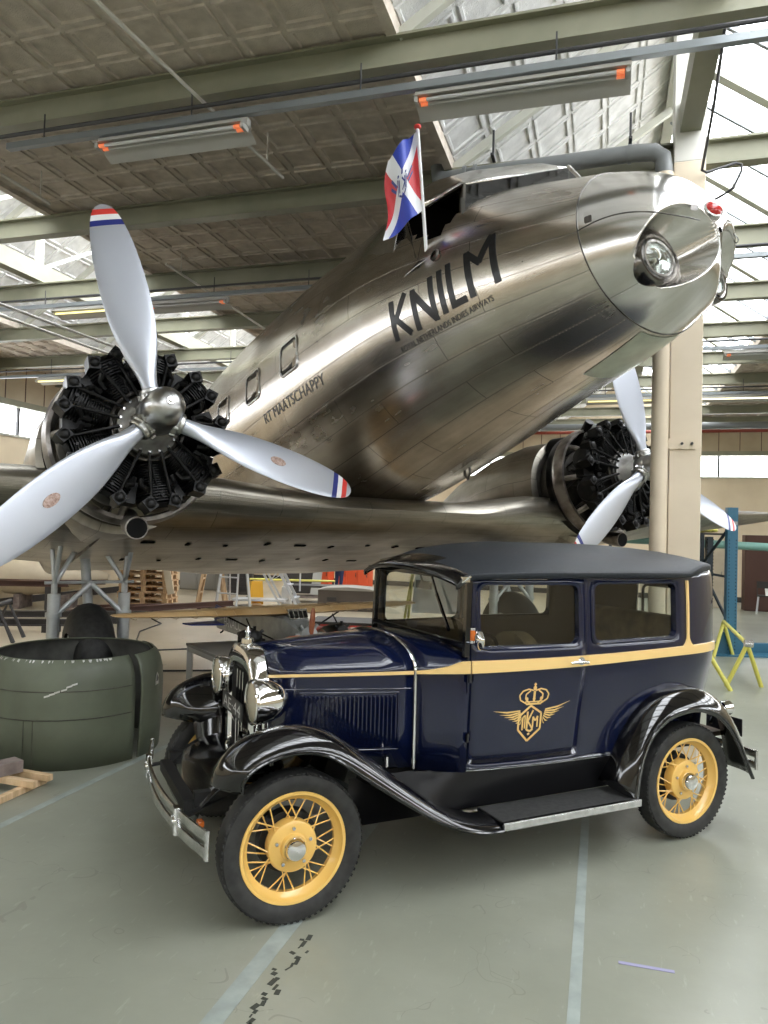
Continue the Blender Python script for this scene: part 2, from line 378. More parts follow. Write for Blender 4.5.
def stroke(p0, p1, wd):
    (x0, y0), (x1, y1) = p0, p1; dx, dy = x1 - x0, y1 - y0; l = math.hypot(dx, dy); nx, ny = -dy / l * wd / 2, dx / l * wd / 2
    return [(x0 + nx, y0 + ny), (x0 - nx, y0 - ny), (x1 - nx, y1 - ny), (x1 + nx, y1 + ny)]

# ------------------------------------------------------------------ hall
ZC = 5.45; B0, B1 = -12.0, 25.0
# floor material: grey-green near, cream beyond the joint
m = mat('floor_coating', (.5, .5, .45), .3); N, L, b_ = nodes(m)
tc = N.new('ShaderNodeTexCoord')
def nz_(scale, det, stretch=None, rgh=.6):
    n_ = N.new('ShaderNodeTexNoise'); n_.inputs['Scale'].default_value = scale; n_.inputs['Detail'].default_value = det; n_.inputs['Roughness'].default_value = rgh
    if stretch:
        mp = N.new('ShaderNodeMapping'); mp.inputs['Scale'].default_value = stretch; mp.inputs['Rotation'].default_value = (0, 0, .5)
        L.new(tc.outputs['Object'], mp.inputs['Vector']); L.new(mp.outputs[0], n_.inputs['Vector'])
    else: L.new(tc.outputs['Object'], n_.inputs['Vector'])
    return n_.outputs[0]
def ramp_(src, stops):
    r_ = N.new('ShaderNodeValToRGB'); e = r_.color_ramp.elements
    while len(e) < len(stops): e.new(.5)
    for k, (p, c) in enumerate(stops): e[k].position = p; e[k].color = (*c, 1)
    L.new(src, r_.inputs[0]); return r_.outputs[0]
def mix_(f, a, b, mode='MIX'):
    x = N.new('ShaderNodeMixRGB'); x.blend_type = mode
    if isinstance(f, float): x.inputs[0].default_value = f
    else: L.new(f, x.inputs[0])
    for i, v in ((1, a), (2, b)):
        if isinstance(v, tuple): x.inputs[i].default_value = (*v, 1)
        else: L.new(v, x.inputs[i])
    return x.outputs[0]
def math_(op, a, b=0.0):
    x = N.new('ShaderNodeMath'); x.operation = op
    for i, v in ((0, a), (1, b)):
        if isinstance(v, (int, float)): x.inputs[i].default_value = v
        else: L.new(v, x.inputs[i])
    return x.outputs[0]
green = ramp_(nz_(.9, 8), [(.3, (.215, .225, .180)), (.55, (.262, .272, .220)), (.8, (.32, .325, .28))])
tan = ramp_(nz_(.5, 8), [(.3, (.36, .30, .21)), (.7, (.48, .41, .30))])
sp = N.new('ShaderNodeSeparateXYZ'); L.new(tc.outputs['Object'], sp.inputs[0])
far = math_('MULTIPLY', math_('GREATER_THAN', sp.outputs[1], 6.9), math_('LESS_THAN', sp.outputs[0], .9))
col = mix_(far, green, tan)
# pale scratches and dark scuffs
vor = N.new('ShaderNodeTexVoronoi'); vor.feature = 'DISTANCE_TO_EDGE'; vor.inputs['Scale'].default_value = 1.7
n5 = N.new('ShaderNodeTexNoise'); n5.inputs['Scale'].default_value = 2.0; L.new(tc.outputs['Object'], n5.inputs['Vector'])
va = N.new('ShaderNodeVectorMath'); va.operation = 'MULTIPLY_ADD'; va.inputs[1].default_value = (1.4, 1.4, 0)
L.new(n5.outputs['Color'], va.inputs[0]); L.new(tc.outputs['Object'], va.inputs[2]); L.new(va.outputs[0], vor.inputs['Vector'])
scr = math_('MULTIPLY', math_('LESS_THAN', vor.outputs['Distance'], .004), math_('GREATER_THAN', nz_(3.0, 3), .52))
col = mix_(math_('MULTIPLY', scr, .45), col, (.16, .16, .13))
fine = ramp_(nz_(26, 4, (1, .25, 1)), [(.62, (0, 0, 0)), (.72, (1, 1, 1))])
col = mix_(math_('MULTIPLY', fine, .10), col, (.75, .78, .72))
L.new(col, b_.inputs['Base Color'])
rg = N.new('ShaderNodeMapRange'); rg.inputs[3].default_value = .24; rg.inputs[4].default_value = .38
L.new(nz_(1.6, 6), rg.inputs[0]); L.new(rg.outputs[0], b_.inputs['Roughness'])
bp = N.new('ShaderNodeBump'); bp.inputs['Strength'].default_value = .12; bp.inputs['Distance'].default_value = .01
L.new(nz_(5, 6), bp.inputs['Height']); L.new(bp.outputs[0], b_.inputs['Normal'])
MT['floor'] = m
g = MB(); g.box((0, 6.5, -.1), (27, 38, .2)); struct(g.build('floor', 'floor', smooth=0, mw=HALL))

def coffers(fn, la, lb, cell=.39):
    """fn(u, v, h) -> Vector; waffle of slabs with raised double frames"""
    na, nb = max(1, round(la / cell)), max(1, round(lb / cell)); da, db = la / na, lb / nb
    mb = MB()
    for i in range(na):
        for j in range(nb):
            u0, u1, v0, v1 = i * da, (i + 1) * da, j * db, (j + 1) * db; vs = []
            for e, h in ((0, 0.014), (.02, .014), (.028, 0), (.052, 0), (.062, .016)):
                vs += [fn(u0 + e, v0 + e, h), fn(u1 - e, v0 + e, h), fn(u1 - e, v1 - e, h), fn(u0 + e, v1 - e, h)]
            fs = [(16, 17, 18, 19)]
            for r in range(4):
                for k in range(4): fs.append((r * 4 + k, r * 4 + (k + 1) % 4, r * 4 + 4 + (k + 1) % 4, r * 4 + 4 + k))
            mb.add(vs, fs)
    return mb
strips = [(-13.0, -10.3), (-6.2, -1.47), (2.6, 7.3), (11.4, 13.0)]
for k, (a0, a1) in enumerate(strips):
    mb = coffers(lambda u, v, h: Vector((a0 + u, B0 + v, ZC + h)), a1 - a0, B1 - B0)
    mb.box(((a0 + a1) / 2, (B0 + B1) / 2, ZC + .15), (a1 - a0, B1 - B0, .12))
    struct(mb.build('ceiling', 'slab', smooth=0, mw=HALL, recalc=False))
    for e, s_ in ((a0, 1), (a1, -1)):      # slab edge trims
        if abs(e) < 12.9:
            q = MB(); q.box((e + s_ * .03, (B0 + B1) / 2, ZC + .08), (.08, B1 - B0, .24)); struct(q.build('trim_1', 'slab', smooth=0, mw=HALL))
lanterns = [(-10.3, -8.13, -6.2), (-1.47, .67, 2.6), (7.3, 9.47, 11.4)]
ZR = 6.95
for k, (a0, ar, a1) in enumerate(lanterns):
    ln = math.hypot(ar - a0, ZR - ZC); dx, dz = (ar - a0) / ln, (ZR - ZC) / ln
    mb = coffers(lambda u, v, h: Vector((a0 + u * dx - h * dz, B0 + v, ZC + .06 + u * dz + h * dx)), ln, B1 - B0, .42)
    mb.bar((a0 - dz * .12, 6.5, ZC + .06 + dx * .12), (ar - dz * .12, 6.5, ZR + .06 + dx * .12), B1 - B0, .1, up=(0, 0, 1))
    struct(mb.build('ceiling', 'slab_lit', smooth=0, mw=HALL, recalc=False))
    # glass slope
    gl = MB(); gl.add([(ar, B0, ZR), (a1, B0, ZC + .1), (a1, B1, ZC + .1), (ar, B1, ZR)], [(0, 1, 2, 3)])
    wn = struct(gl.build('window_%d' % (k + 1), 'glaz', smooth=0, mw=HALL, recalc=False))
    bars = MB(); fat = MB(); y = B0
    while y < B1:
        bars.bar((ar, y, ZR - .03), (a1, y, ZC + .07), .045, .05); y += .6667
    for bb in range(-10, 25, 2):
        fat.bar((ar, bb, ZR - .07), (a1, bb, ZC + .02), .13, .08)
    fr = bars.build('glazing_bar', 'strut_grey', parent=wn, smooth=0); struct(fr); fr['kind'] = 'stuff'
    struct(fat.build('trim_2', 'beam_light', smooth=0, mw=HALL))
    # rafters under the slab slope, ridge chord, lattice
    rf = MB()
    for bb in range(-11, 25, 2): rf.bar((a0, bb, ZC - .02), (ar, bb, ZR - .10), .06, .08)
    struct(rf.build('trim_3', 'beam_light', smooth=0, mw=HALL))
    ch = MB(); ch.box((ar, (B0 + B1) / 2, ZC + .14), (.17, B1 - B0, .26)); struct(ch.build('trim_4', 'steel_beam', smooth=0, mw=HALL))
    rd = MB(); rd.box((ar, (B0 + B1) / 2, ZR), (.12, B1 - B0, .14))
    for n_, bb in enumerate(range(-11, 25, 2)):
        rd.box((ar, bb, (ZR + ZC) / 2), (.09, .09, ZR - ZC)); rd.bar((ar, bb, ZC + .2), (ar, bb + (2 if n_ % 2 else 2), ZR - .1), .05, .05, up=(1, 0, 0))
    if k != 1: struct(rd.build('trim_5', 'beam_light', smooth=0, mw=HALL))
    else:
        rd = MB(); rd.box((ar, (B0 + B1) / 2, ZR), (.12, B1 - B0, .14)); struct(rd.build('trim_5', 'beam_light', smooth=0, mw=HALL))
# tie beams every two metres
for bb in range(-11, 25, 2):
    mb = MB()
    mb.box((0, bb, 5.31), (26, .014, .20)); mb.box((0, bb, 5.205), (26, .13, .018)); mb.box((0, bb, 5.415), (26, .13, .018))
    tag(struct(mb.build('trim_6', 'steel_beam', smooth=0, mw=HALL)), 'painted steel tie beam under the ceiling', 'beam')
# walls
def window_wall(name, p0, p1, wins):
    """p0->p1 in hall coordinates; bands with a strip window"""
    p0, p1 = Vector((*p0, 0)), Vector((*p1, 0)); d = (p1 - p0); ln = d.length; d.normalize(); mid = (p0 + p1) / 2
    def band(z0, z1, th, m_, nm, par=None):
        q = MB(); q.bar(mid + Vector((0, 0, (z0 + z1) / 2)), mid + Vector((0, 0, (z0 + z1) / 2)) + d * .001, 1, 1) if False else None
        q.bar(p0 + Vector((0, 0, (z0 + z1) / 2)), p1 + Vector((0, 0, (z0 + z1) / 2)), th, z1 - z0); return struct(q.build(nm, m_, smooth=0, mw=HALL))
    band(0, 3.83, .25, 'wall', name); band(4.62, 5.46, .22, 'wall_up', name); (band(5.46, 7.1, .22, 'wall_up', name) if name in ('wall_back', 'wall_front') else None)
    band(4.5, 4.64, .34, 'steel_beam', 'trim_7'); band(3.80, 3.85, .36, 'beam_light', 'trim_8')
    nrm = Vector((-d.y, d.x, 0))
    gp = MB(); gp.add([p0 + Vector((0, 0, 3.83)), p1 + Vector((0, 0, 3.83)), p1 + Vector((0, 0, 4.5)), p0 + Vector((0, 0, 4.5))], [(0, 1, 2, 3)])
    wn = struct(gp.build(wins, 'glaz', smooth=0, mw=HALL, recalc=False))
    fr = MB(); t = .4
    while t < ln: fr.box(p0 + d * t + Vector((0, 0, 4.165)), (.06, .06, .68)); t += 1.78
    o = fr.build('window_frame', 'conduit_dark', parent=wn, smooth=0)
    js = MB(); t = .2
    while t < ln: js.box(p0 + d * t + Vector((0, 0, 5.05)), (.02 if abs(d.x) > .5 else .24, .02 if abs(d.y) > .5 else .24, .84)); t += .6
    struct(js.build('trim_9', 'brown_misc', smooth=0, mw=HALL))
window_wall('wall_back', (-13, B1), (13, B1), 'window_4')
window_wall('wall_left', (-13, B1), (-13, B0), 'window_5')
window_wall('wall_right', (13, B0), (13, B1), 'window_6')
window_wall('wall_front', (-13, B0), (13, B0), 'window_7')
for (q0, q1, nm) in (((-13, B1 - .14), (13, B1 - .14), 'baseboard_back'), ((-12.86, B0), (-12.86, B1), 'baseboard_left')):
    q = MB(); q.bar((*q0, .08), (*q1, .08), .04, .16); struct(q.build(nm, 'dark_misc', smooth=0, mw=HALL))

# column with drain pipe
ce = empty('column', at(.67, 6.98), 'tall beige square column behind the car with a downpipe on it', 'column')
q = MB(); q.box((0, 0, 2.6), (.26, .26, 5.2)); q.mi = 1; q.box((0, 0, 6.05), (.26, .26, 1.7)); q.build('shaft', ['column', 'column_up'], ce, smooth=0, bevel=.006)
q = MB(); q.box((-.07, -.14, 2.72), (.30, .02, .09)); q.build('bracket', 'column', ce, smooth=0)
for s_ in (-.03, .05): q = MB(); q.cyl((s_, -.15, 2.72), (s_, -.17, 2.72), .012, n=8); q.build('bolt', 'conduit_dark', ce)
pe = empty('drain_pipe', at(.67, 6.83), 'thick grey drain pipe running under the roof and down the beige column', 'pipe')
q = MB(); q.tube([(-2.28, .15, 5.8), (-2.28, .15, 5.45), (-2.26, .12, 5.34), (-2.18, .06, 5.29), (-2.05, .02, 5.28), (-.45, 0, 5.31), (-.30, .0, 5.30), (-.225, .01, 5.25), (-.21, .02, 5.14), (-.21, .02, 5.06)], .075, 16)
q.build('pipe', 'pipe_grey', pe)
q = MB(); q.cyl((-.21, .02, 0), (-.21, .02, 5.1), .072, n=16); q.cyl((-.21, .02, 4.93), (-.21, .02, 5.1), .082, n=16); q.build('downpipe', 'column', pe)
for a_ in (-2.0, -1.9, -.52): q = MB(); q.cyl((a_, .0, 5.285 + (a_ + 2) * .014), (a_ + .03, .0, 5.285 + (a_ + 2) * .014), .083, n=16); q.build('coupling', 'pipe_grey', pe)
for a_ in (-1.72, -.5): q = MB(); q.box((a_, 0, 5.42), (.03, .16, .02)); q.box((a_, .0, 5.55), (.02, .02, .26)); q.build('hanger', 'conduit_dark', pe)

# service rails, conduits, lamps
def rail(b, z, a0, a1, label, cable=True):
    e = empty('service_rail', at(a0, b, z), label, 'rail')
    q = MB(); q.box(((a1 - a0) / 2, 0, 0), (a1 - a0, .05, .012)); q.box(((a1 - a0) / 2, -.025, .02), (a1 - a0, .004, .05)); q.box(((a1 - a0) / 2, .025, .02), (a1 - a0, .004, .05)); q.build('channel', 'strut_grey', e, smooth=0)
    t = .35
    while t < a1 - a0:
        q = MB(); q.cyl((t, 0, 0), (t, 0, 5.2 - z), .006, n=6); q.build('hanger_rod', 'conduit_dark', e); t += 1.35
    if cable:
        q = MB(); q.cyl((-.2, .05, .15), (a1 - a0, .05, .15), .016, n=8); q.build('conduit', 'conduit_dark', e)
rail(4.87, 4.95, -4.75, 4.0, 'perforated grey service rail nearest the camera, high over the plane')
rail(8.67, 4.95, -9.4, 3.5, 'grey service rail over the spinning blade tip, second from the camera'.replace('spinning ', ''))
rail(12.4, 4.85, -12.5, 6.5, 'grey service rail third from the camera, above the left engine')
rail(16.5, 4.90, -12.5, 10.5, 'far grey service rail carrying the long lit tube by the column')
def lamp(a0, b, z, ln, on, label):
    e = empty('strip_light', at(a0, b, z), label, 'strip light', 'fluorescent strip lights on the service rails')
    q = MB(); q.box((ln / 2, .03, .065), (ln, .06, .06)); q.build('housing', 'lamp_body', e, smooth=0)
    q = MB(); q.add([(0, -.07, .03), (ln, -.07, .03), (ln, .0, .045), (0, .0, .045), (0, .17, -.03), (ln, .17, -.03)], [(0, 1, 2, 3), (3, 2, 5, 4)])
    q.build('reflector', 'lamp_body', e, smooth=0, solid=(.004, 0))
    for y_ in ((-.03, .02) if not on else (.0,)):
        q = MB(); q.cyl((.04, y_, .012), (ln - .04, y_, .012), .014, n=10)
        t = q.build('tube', on or 'tube', e)
        if not on:
            for xa in (.04, ln - .09): q = MB(); q.cyl((xa, y_, .012), (xa + .05, y_, .012), .0155, n=10); q.build('tube_cap', 'tube_end', t)
    for x_ in (.02, ln - .02): q = MB(); q.box((x_, -.005, .015), (.025, .09, .04)); q.build('lamp_holder', 'lamp_body', e, smooth=0)
lamp(-1.30, 4.87, 4.842, 1.42, None, 'unlit strip light above the cockpit, orange glow at tube ends')
lamp(-3.88, 4.87, 4.842, 1.30, None, 'unlit strip light left of the flag, orange glow at tube ends')
lamp(-7.55, 8.67, 4.842, 1.3, 'tube_on2', 'yellow-lit strip light behind the raised propeller blade, left side')
lamp(-6.0, 8.67, 4.842, 1.2, None, 'unlit strip light just right of the raised propeller blade')
lamp(-11.15, 12.4, 4.742, 1.3, 'tube_on2', 'small yellow-lit strip light right above the left engine')
lamp(-4.6, 12.4, 4.742, 1.3, 'tube_on2', 'lit strip light beyond the left engine near the fuselage')
lamp(1.75, 12.4, 4.742, 1.4, None, 'pale strip light right of the column below the nose lights')
lamp(1.7, 16.5, 4.792, 1.5, 'tube_on', 'bright white lit strip light right of the column')
lamp(-.4, 16.5, 4.792, 1.4, 'tube_on2', 'yellow-lit strip light left of the column over the far engine')
for (p0, p1, r_, lb, mm) in (
        (H(-3.13, 3.3, 5.16), H(-2.92, 6.24, 5.16), .014, 'thin pale conduit crossing above the left unlit strip light', 'conduit_white'),
        (H(-5.3, 8.0, 5.16), H(-5.4, 11.6, 5.16), .016, 'thin pale conduit running above the cabin windows', 'conduit_white'),
        (H(-5.5, 4.9, 5.16), H(-5.5, 6.2, 5.16), .016, 'short pale conduit at the far left edge under the ceiling', 'conduit_white'),
        (H(-6.5, 5.0, 4.3), H(-6.3, 13.5, 4.3), .018, 'upper of two white pipes slanting behind the left propeller', 'conduit_white'),
        (H(-6.62, 5.0, 4.22), H(-6.42, 13.5, 4.22), .018, 'lower of two white pipes slanting behind the left propeller', 'conduit_white'),
        (H(-12.8, 24.7, 5.25), H(12.8, 24.7, 5.25), .05, 'dark red sprinkler pipe along the top of the back wall', 'pipe_red'),
        (H(-3.0, 20.0, 4.75), H(8, 20.0, 4.75), .09, 'grey ventilation duct hung before the back wall', 'pipe_grey')):
    q = MB(); q.cyl(p0, p1, r_, n=10)
    for t_ in (.1, .9):
        pt = p0.lerp(p1, t_); q.cyl(pt, (pt.x, pt.y, 5.435), .006, n=6)
    tag(q.build('pipe', mm), lb, 'pipe')
q = MB(); q.tube([(1.95, 4.1, 5.40), (2.2, 4.87, 5.36), (2.45, 5.6, 5.25), (2.66, 6.3, 5.08), (2.70, 6.3, 5.06), (2.95, 6.3, 5.15), (3.0, 6.3, 5.14), (3.0, 6.3, 5.08), (2.93, 6.3, 4.93), (2.88, 6.35, 4.90), (2.72, 6.8, 4.90)], .012, 8)
tag(q.build('cable', 'conduit_dark'), 'dark cable looping beside the top of the beige column', 'cable')

# floor markings
for (a_, b0, b1, wd, lb) in ((-1.40, -1.0, 6.0, .085, 'pale floor line passing under the front wheel toward the camera'),
                            (-.075, -1.0, 6.2, .05, 'thin pale floor line under the running board'),
                            (-3.56, 0.0, 6.6, .06, 'faint pale floor line left of the bumper, past the green ring')):
    q = MB(); q.box((a_, (b0 + b1) / 2, .0008), (wd, b1 - b0, .0012)); tag(q.build('floor_line', 'line_paint', smooth=0, mw=HALL), lb, 'floor marking')
q = MB()
for k in range(30):
    a_ = -1.27 + random.gauss(0, .02); b_2 = 2.45 + k * .028; q.box((a_, b_2, .0014), (random.uniform(.006, .028), random.uniform(.012, .05), .001), Matrix.Rotation(random.uniform(-.5, .2), 3, 'Z'))
tag(q.build('scuff_mark', 'scuff', smooth=0, mw=HALL), 'black scuffed tyre marks beside the pale floor line', 'scuff')
q = MB(); q.box((0, 0, .0016), (.235, .022, .0015)); tag(q.build('tape_strip', 'violet_tape', smooth=0, mw=Matrix.Translation((1.215, 3.325, 0)) @ Matrix.Rotation(-.27, 4, 'Z')), 'short strip of violet tape on the floor at the lower right', 'tape')

# ------------------------------------------------------------------ the airliner (own frame: s forward along the thrust line, l to port, u up)
PYAW, PPIT = math.radians(57.593), math.radians(11.653)
pn = Vector((math.cos(PYAW) * math.cos(PPIT), -math.sin(PYAW) * math.cos(PPIT), math.sin(PPIT)))
pl_ = Vector((0, 0, 1)).cross(pn).normalized(); pu = pn.cross(pl_)
PC = Vector((0.6129, 7.0584, 2.701))
PM = Matrix((pn, pl_, pu)).transposed().to_4x4(); PM.translation = PC
PMI = PM.inverted()
plane = empty('airliner', PM, 'large bare-metal twin-engined propeller airliner, nose up behind the car', 'airplane')
PS = [-15.2, -12, -9, -6, -3, -1, .3, 1.3, 2.2, 2.6, 2.8, 2.90, 2.955, 2.975]
PT = [1.65, 1.75, 1.9, 2.21, 2.42, 2.35, 2.16, 1.85, 1.45, 1.24, 1.08, .93, .79, .62]
PB = [1.2, .74, .22, -.22, -.42, -.33, -.16, -.01, .10, .19, .27, .36, .47, .58]
PW = [.06, .5, .91, 1.15, 1.28, 1.26, 1.17, .99, .74, .575, .45, .33, .18, .02]
def prof(s): return interp(s, PS, PT), interp(s, PS, PB), interp(s, PS, PW)
def FS(s, u, off=0.0, side=-1):
    t, b, w_ = prof(s); zc, h = (t + b) / 2, (t - b) / 2; q = max(-.999, min(.999, (u - zc) / h))
    l = w_ * math.sqrt(1 - q * q); nl, nu = l / w_**2, (u - zc) / h**2; k = math.hypot(nl, nu)
    return Vector((s, side * (l + off * nl / k), u + off * nu / k))
def FA(s, t_, off=0.0):      # angle from starboard horizontal
    t, b, w_ = prof(s); zc, h = (t + b) / 2, (t - b) / 2
    return Vector((s, -(w_ + off) * math.cos(t_), zc + (h + off) * math.sin(t_)))
def skin(sv, NT, skip=None):
    mb = MB(); vs = []; uv = []
    for s_ in sv:
        for j in range(NT + 1):
            t_ = -PI / 2 + 2 * PI * j / NT; vs.append(FA(s_, t_)); uv.append((s_ + 20, t_ * 1.22 + 10))
    fs = []
    for i in range(len(sv) - 1):
        for j in range(NT):
            f = (i * (NT + 1) + j, i * (NT + 1) + j + 1, (i + 1) * (NT + 1) + j + 1, (i + 1) * (NT + 1) + j)
            c = sum((vs[k] for k in f), Vector()) / 4
            if skip and skip(c): continue
            fs.append(f)
    mb.add(vs, fs, uv); return mb
def in_canopy(c): return .62 < c.x < 1.90 - abs(c.y) * .68 and c.z > 1.22 and abs(c.y) < .93
sv = [-15.2 + i * .4 for i in range(32)] + [-2.4 + .12 * i for i in range(20)] + [.0 + .05 * i for i in range(48)] + [2.4]
skin(sv, 96, in_canopy).build('fuselage', 'alu', plane, smooth=60, recalc=False)
sv = [2.4 + i * .01 for i in range(45)] + [2.85 + .12499 * math.sin(i / 24 * PI / 2) for i in range(25)]
mb = skin(sv, 240)
for v in mb.v:      # round wells that hold the two landing lights
    d_ = math.hypot(abs(v.y) - .305, v.z - .465)
    if d_ < .31 and v.x > 2.45:
        lim = 2.66 + max(0, d_ - .176) * 2.45
        if v.x > lim: v.x = lim
mb.build('nose_cap', 'alu_cap', plane, smooth=70, recalc=False)
q = MB(); q.tube([FA(2.4, 2 * PI * i / 72, .001) for i in range(72)], .005, 6, closed=True)
for t0 in (0, PI): q.tube([FA(2.4 + .555 * i / 24, t0 + (.10 if t0 == 0 else -.10) * math.sin(PI * i / 24), .001) for i in range(25)], .004, 6)
q.build('panel_seam', 'eng_dark', plane)
# lettering on the starboard nose
def surf_prism(poly_list, th=.004, sub=5, name='lettering', m_='black_paint', base=.0015):
    mb = MB()
    for poly in poly_list:
        if len(poly) == 4 and sub > 1:
            a, b, c, d = [Vector((*p, 0)) for p in poly]; top = []; bot = []
            for i in range(sub + 1):
                t_ = i / sub; top.append(a.lerp(d, t_)); bot.append(b.lerp(c, t_))
            for i in range(sub):
                quad = [(top[i].x, top[i].y), (bot[i].x, bot[i].y), (bot[i + 1].x, bot[i + 1].y), (top[i + 1].x, top[i + 1].y)]
                mb.prism(quad, base, th, lambda x, y, z: FS(x, y, z))
        else: mb.prism(poly, base, th, lambda x, y, z: FS(x, y, z))
    return mb.build(name, m_, plane, smooth=0)
LW = .050
def sh(s, u): return (s + (u - .62) * .10 * max(0, (1.9 - s)), u)
def LT(pts, wd=LW): return [stroke(sh(*pts[i]), sh(*pts[i + 1]), wd) for i in range(len(pts) - 1)]
for nm, strokes in (('K', LT([(.765, .60), (.765, .915)]) + LT([(.79, .735), (.925, .925)], .045) + LT([(.80, .76), (.93, .605)], .05)),
                    ('N', LT([(1.01, .595), (1.01, .915)]) + LT([(1.0, .90), (1.195, .625)], .055) + LT([(1.20, .60), (1.20, .94)])),
                    ('I', LT([(1.295, .615), (1.295, .95)])),
                    ('L', LT([(1.385, .62), (1.385, .965)]) + LT([(1.37, .645), (1.51, .645)])),
                    ('M', LT([(1.565, .63), (1.565, .975)], .055) + LT([(1.56, .965), (1.675, .845)], .05) + LT([(1.665, .85), (1.785, 1.02)], .05) + LT([(1.79, .645), (1.79, 1.02)], .055))):
    surf_prism(strokes, name='lettering')
def surf_text(body, s0, u0, wd, h, m_, slope=0.0, th=.003):
    vs, fs = text_polys(body, wd, h); mb = MB()
    P = [FS(s0 + x, u0 + y + slope * x, .0035) for x, y in vs]; mb.add(P, fs)
    return mb.build('lettering', m_, plane, smooth=0, recalc=False)
surf_text('ROYAL NETHERLANDS INDIES AIRWAYS', .76, .505, .95, .042, 'grey_text', .045)
surf_text('RT MAATSCHAPPY', -1.50, .60, 1.24, .105, 'grey_text', .0)
# cabin windows
for k, s0 in enumerate((-.99, -1.865, -2.74, -3.615, -4.49, -5.365, -6.24)):
    mb = MB(); o_ = rrect(s0, s0 + .38, .89, 1.245, .07); i_ = rrect(s0 + .025, s0 + .355, .915, 1.22, .05)
    rings = [[FS(x, y, .001) for x, y in o_], [FS(x, y, .014) for x, y in [(lerp(a[0], b[0], .3), lerp(a[1], b[1], .3)) for a, b in zip(o_, i_)]], [FS(x, y, .012) for x, y in i_], [FS(x, y, -.006) for x, y in i_]]
    mb.loft(rings, caps=False); fr = mb.build('cabin_window', 'alu_plain', plane, smooth=30)
    g_ = MB(); g_.add([FS(x, y, .003) for x, y in i_], [tuple(range(len(i_)))]); g_.build('pane', 'cabin_glass', fr, smooth=0, recalc=False)
    c_ = MB(); c_.add([FS(s0 + .26, .93, .0045), FS(s0 + .33, .94, .0045), FS(s0 + .34, 1.18, .0045), FS(s0 + .30, 1.20, .0045)], [(0, 1, 2, 3)]); c_.build('curtain', 'curtain', fr, smooth=0, recalc=False)
# cockpit canopy
def arch(s_, W, ub, zc, n=24, t0=0.0):
    return [Vector((s_, -W * math.cos(t_), ub + (zc - ub) * math.sin(t_))) for t_ in [t0 + (PI - 2 * t0) * i / n for i in range(n + 1)]]
secs = [(-1.6, 1.245, .9, 2.385, .1), (-.9, 1.235, .9, 2.36, .1), (-.2, 1.18, .95, 2.345, .1), (.3, 1.12, 1.0, 2.33, .1), (.6, 1.07, 1.1, 2.295, .1), (.78, 1.04, 1.12, 2.26, .1)]
mb = MB(); rings = [arch(*s_[:4], t0=s_[4]) for s_ in secs]
uv = [(r[j].x + 20, j * .1) for r in rings for j in range(25)]
mb.loft(rings, caps=False, closed_v=False, uv=uv)
# window strip zone: the roof narrows to the windshield top line
def roofrow(s_, hw, ze, zc, n=24): return [Vector((s_ - .0 * abs(k), hw * math.sin(k), ze + (zc - ze) * math.cos(k) ** .8 if abs(k) < PI / 2 - .01 else ze)) for k in [-PI / 2 + PI * i / n for i in range(n + 1)]]
top_edge = [Vector((1.86, 0, 1.80))]
rr = [roofrow(.78, .86, 1.71, 2.26), roofrow(1.0, .80, 1.74, 2.19), roofrow(1.30, .66, 1.78, 2.06)]
fe = []
for i in range(25):
    t_ = (i - 12) / 12.0; fe.append(Vector((1.855 - abs(t_) * .52, .64 * t_, 1.80 - .02 * abs(t_) + .0)))
md_ = [rr[-1][i].lerp(fe[i], .55) + Vector((0, 0, .075 * (1 - abs((i - 12) / 12.0)) + .01)) for i in range(25)]
rings = rr + [md_, fe]; uv = [(r[j].x + 20, j * .08) for r in rings for j in range(25)]
mb.loft(rings, caps=False, closed_v=False, uv=uv)
mb.build('cockpit_roof', 'alu_cap', plane, smooth=60, solid=(.012, -1))
E_ = [(1.97, 0, 1.595), (1.80, .25, 1.57), (1.62, .5, 1.515), (1.44, .75, 1.42), (1.42, .82, 1.27), (1.11, .985, 1.18), (.76, 1.03, 1.14)]
for sd in (-1, 1):
    skirt = MB(); top = [Vector((a, sd * b, c)) for a, b, c in E_]; low = [p + Vector((.03 if p.x > 1.3 else 0, sd * .05, -.10)) for p in top]; low[0] = top[0] + Vector((.06, 0, -.08))
    skirt.loft([top, low], caps=False, closed_v=False); 
    for i in range(len(top) - 1): skirt.bar(top[i], top[i + 1], .02, .02)
    ptp, pbt = Vector((1.32, sd * .645, 1.78)), Vector((1.42, sd * .81, 1.28))
    skirt.bar(ptp, pbt, .05, .018, up=(0, 1, 0)); skirt.bar(Vector((1.43, sd * .77, 1.42)), Vector((1.38, sd * .72, 1.60)), .03, .018)
    skirt.bar(Vector((.80, sd * .87, 1.71)), Vector((1.06, sd * 1.0, 1.18)), .04, .018, up=(0, 1, 0))
    skirt.bar(Vector((.76, sd * .86, 1.72)), ptp, .03, .02); skirt.add([Vector((.66, sd * .9, 1.72)), Vector((.84, sd * .865, 1.71)), Vector((1.08, sd * .99, 1.17)), Vector((.66, sd * 1.08, 1.12))], [(0, 1, 2, 3)])
    skirt.build('window_frame', 'alu_cap', plane, smooth=30, solid=(.006, 0))
    wsg = MB(); wsg.add([Vector(p) * 1 for p in [(1.965, sd * .01, 1.605), (1.855, sd * .01, 1.795), (1.335, sd * .64, 1.775), (1.425, sd * .755, 1.43), (1.62, sd * .5, 1.525), (1.80, sd * .25, 1.58)]], [(0, 1, 2, 3, 4, 5)])
    wsg.build('windshield', 'dark_glass', plane, smooth=0, recalc=False)
q = MB(); q.bar((1.97, 0, 1.60), (1.86, 0, 1.80), .03, .03); q.build('centre_mullion', 'alu_plain', plane)
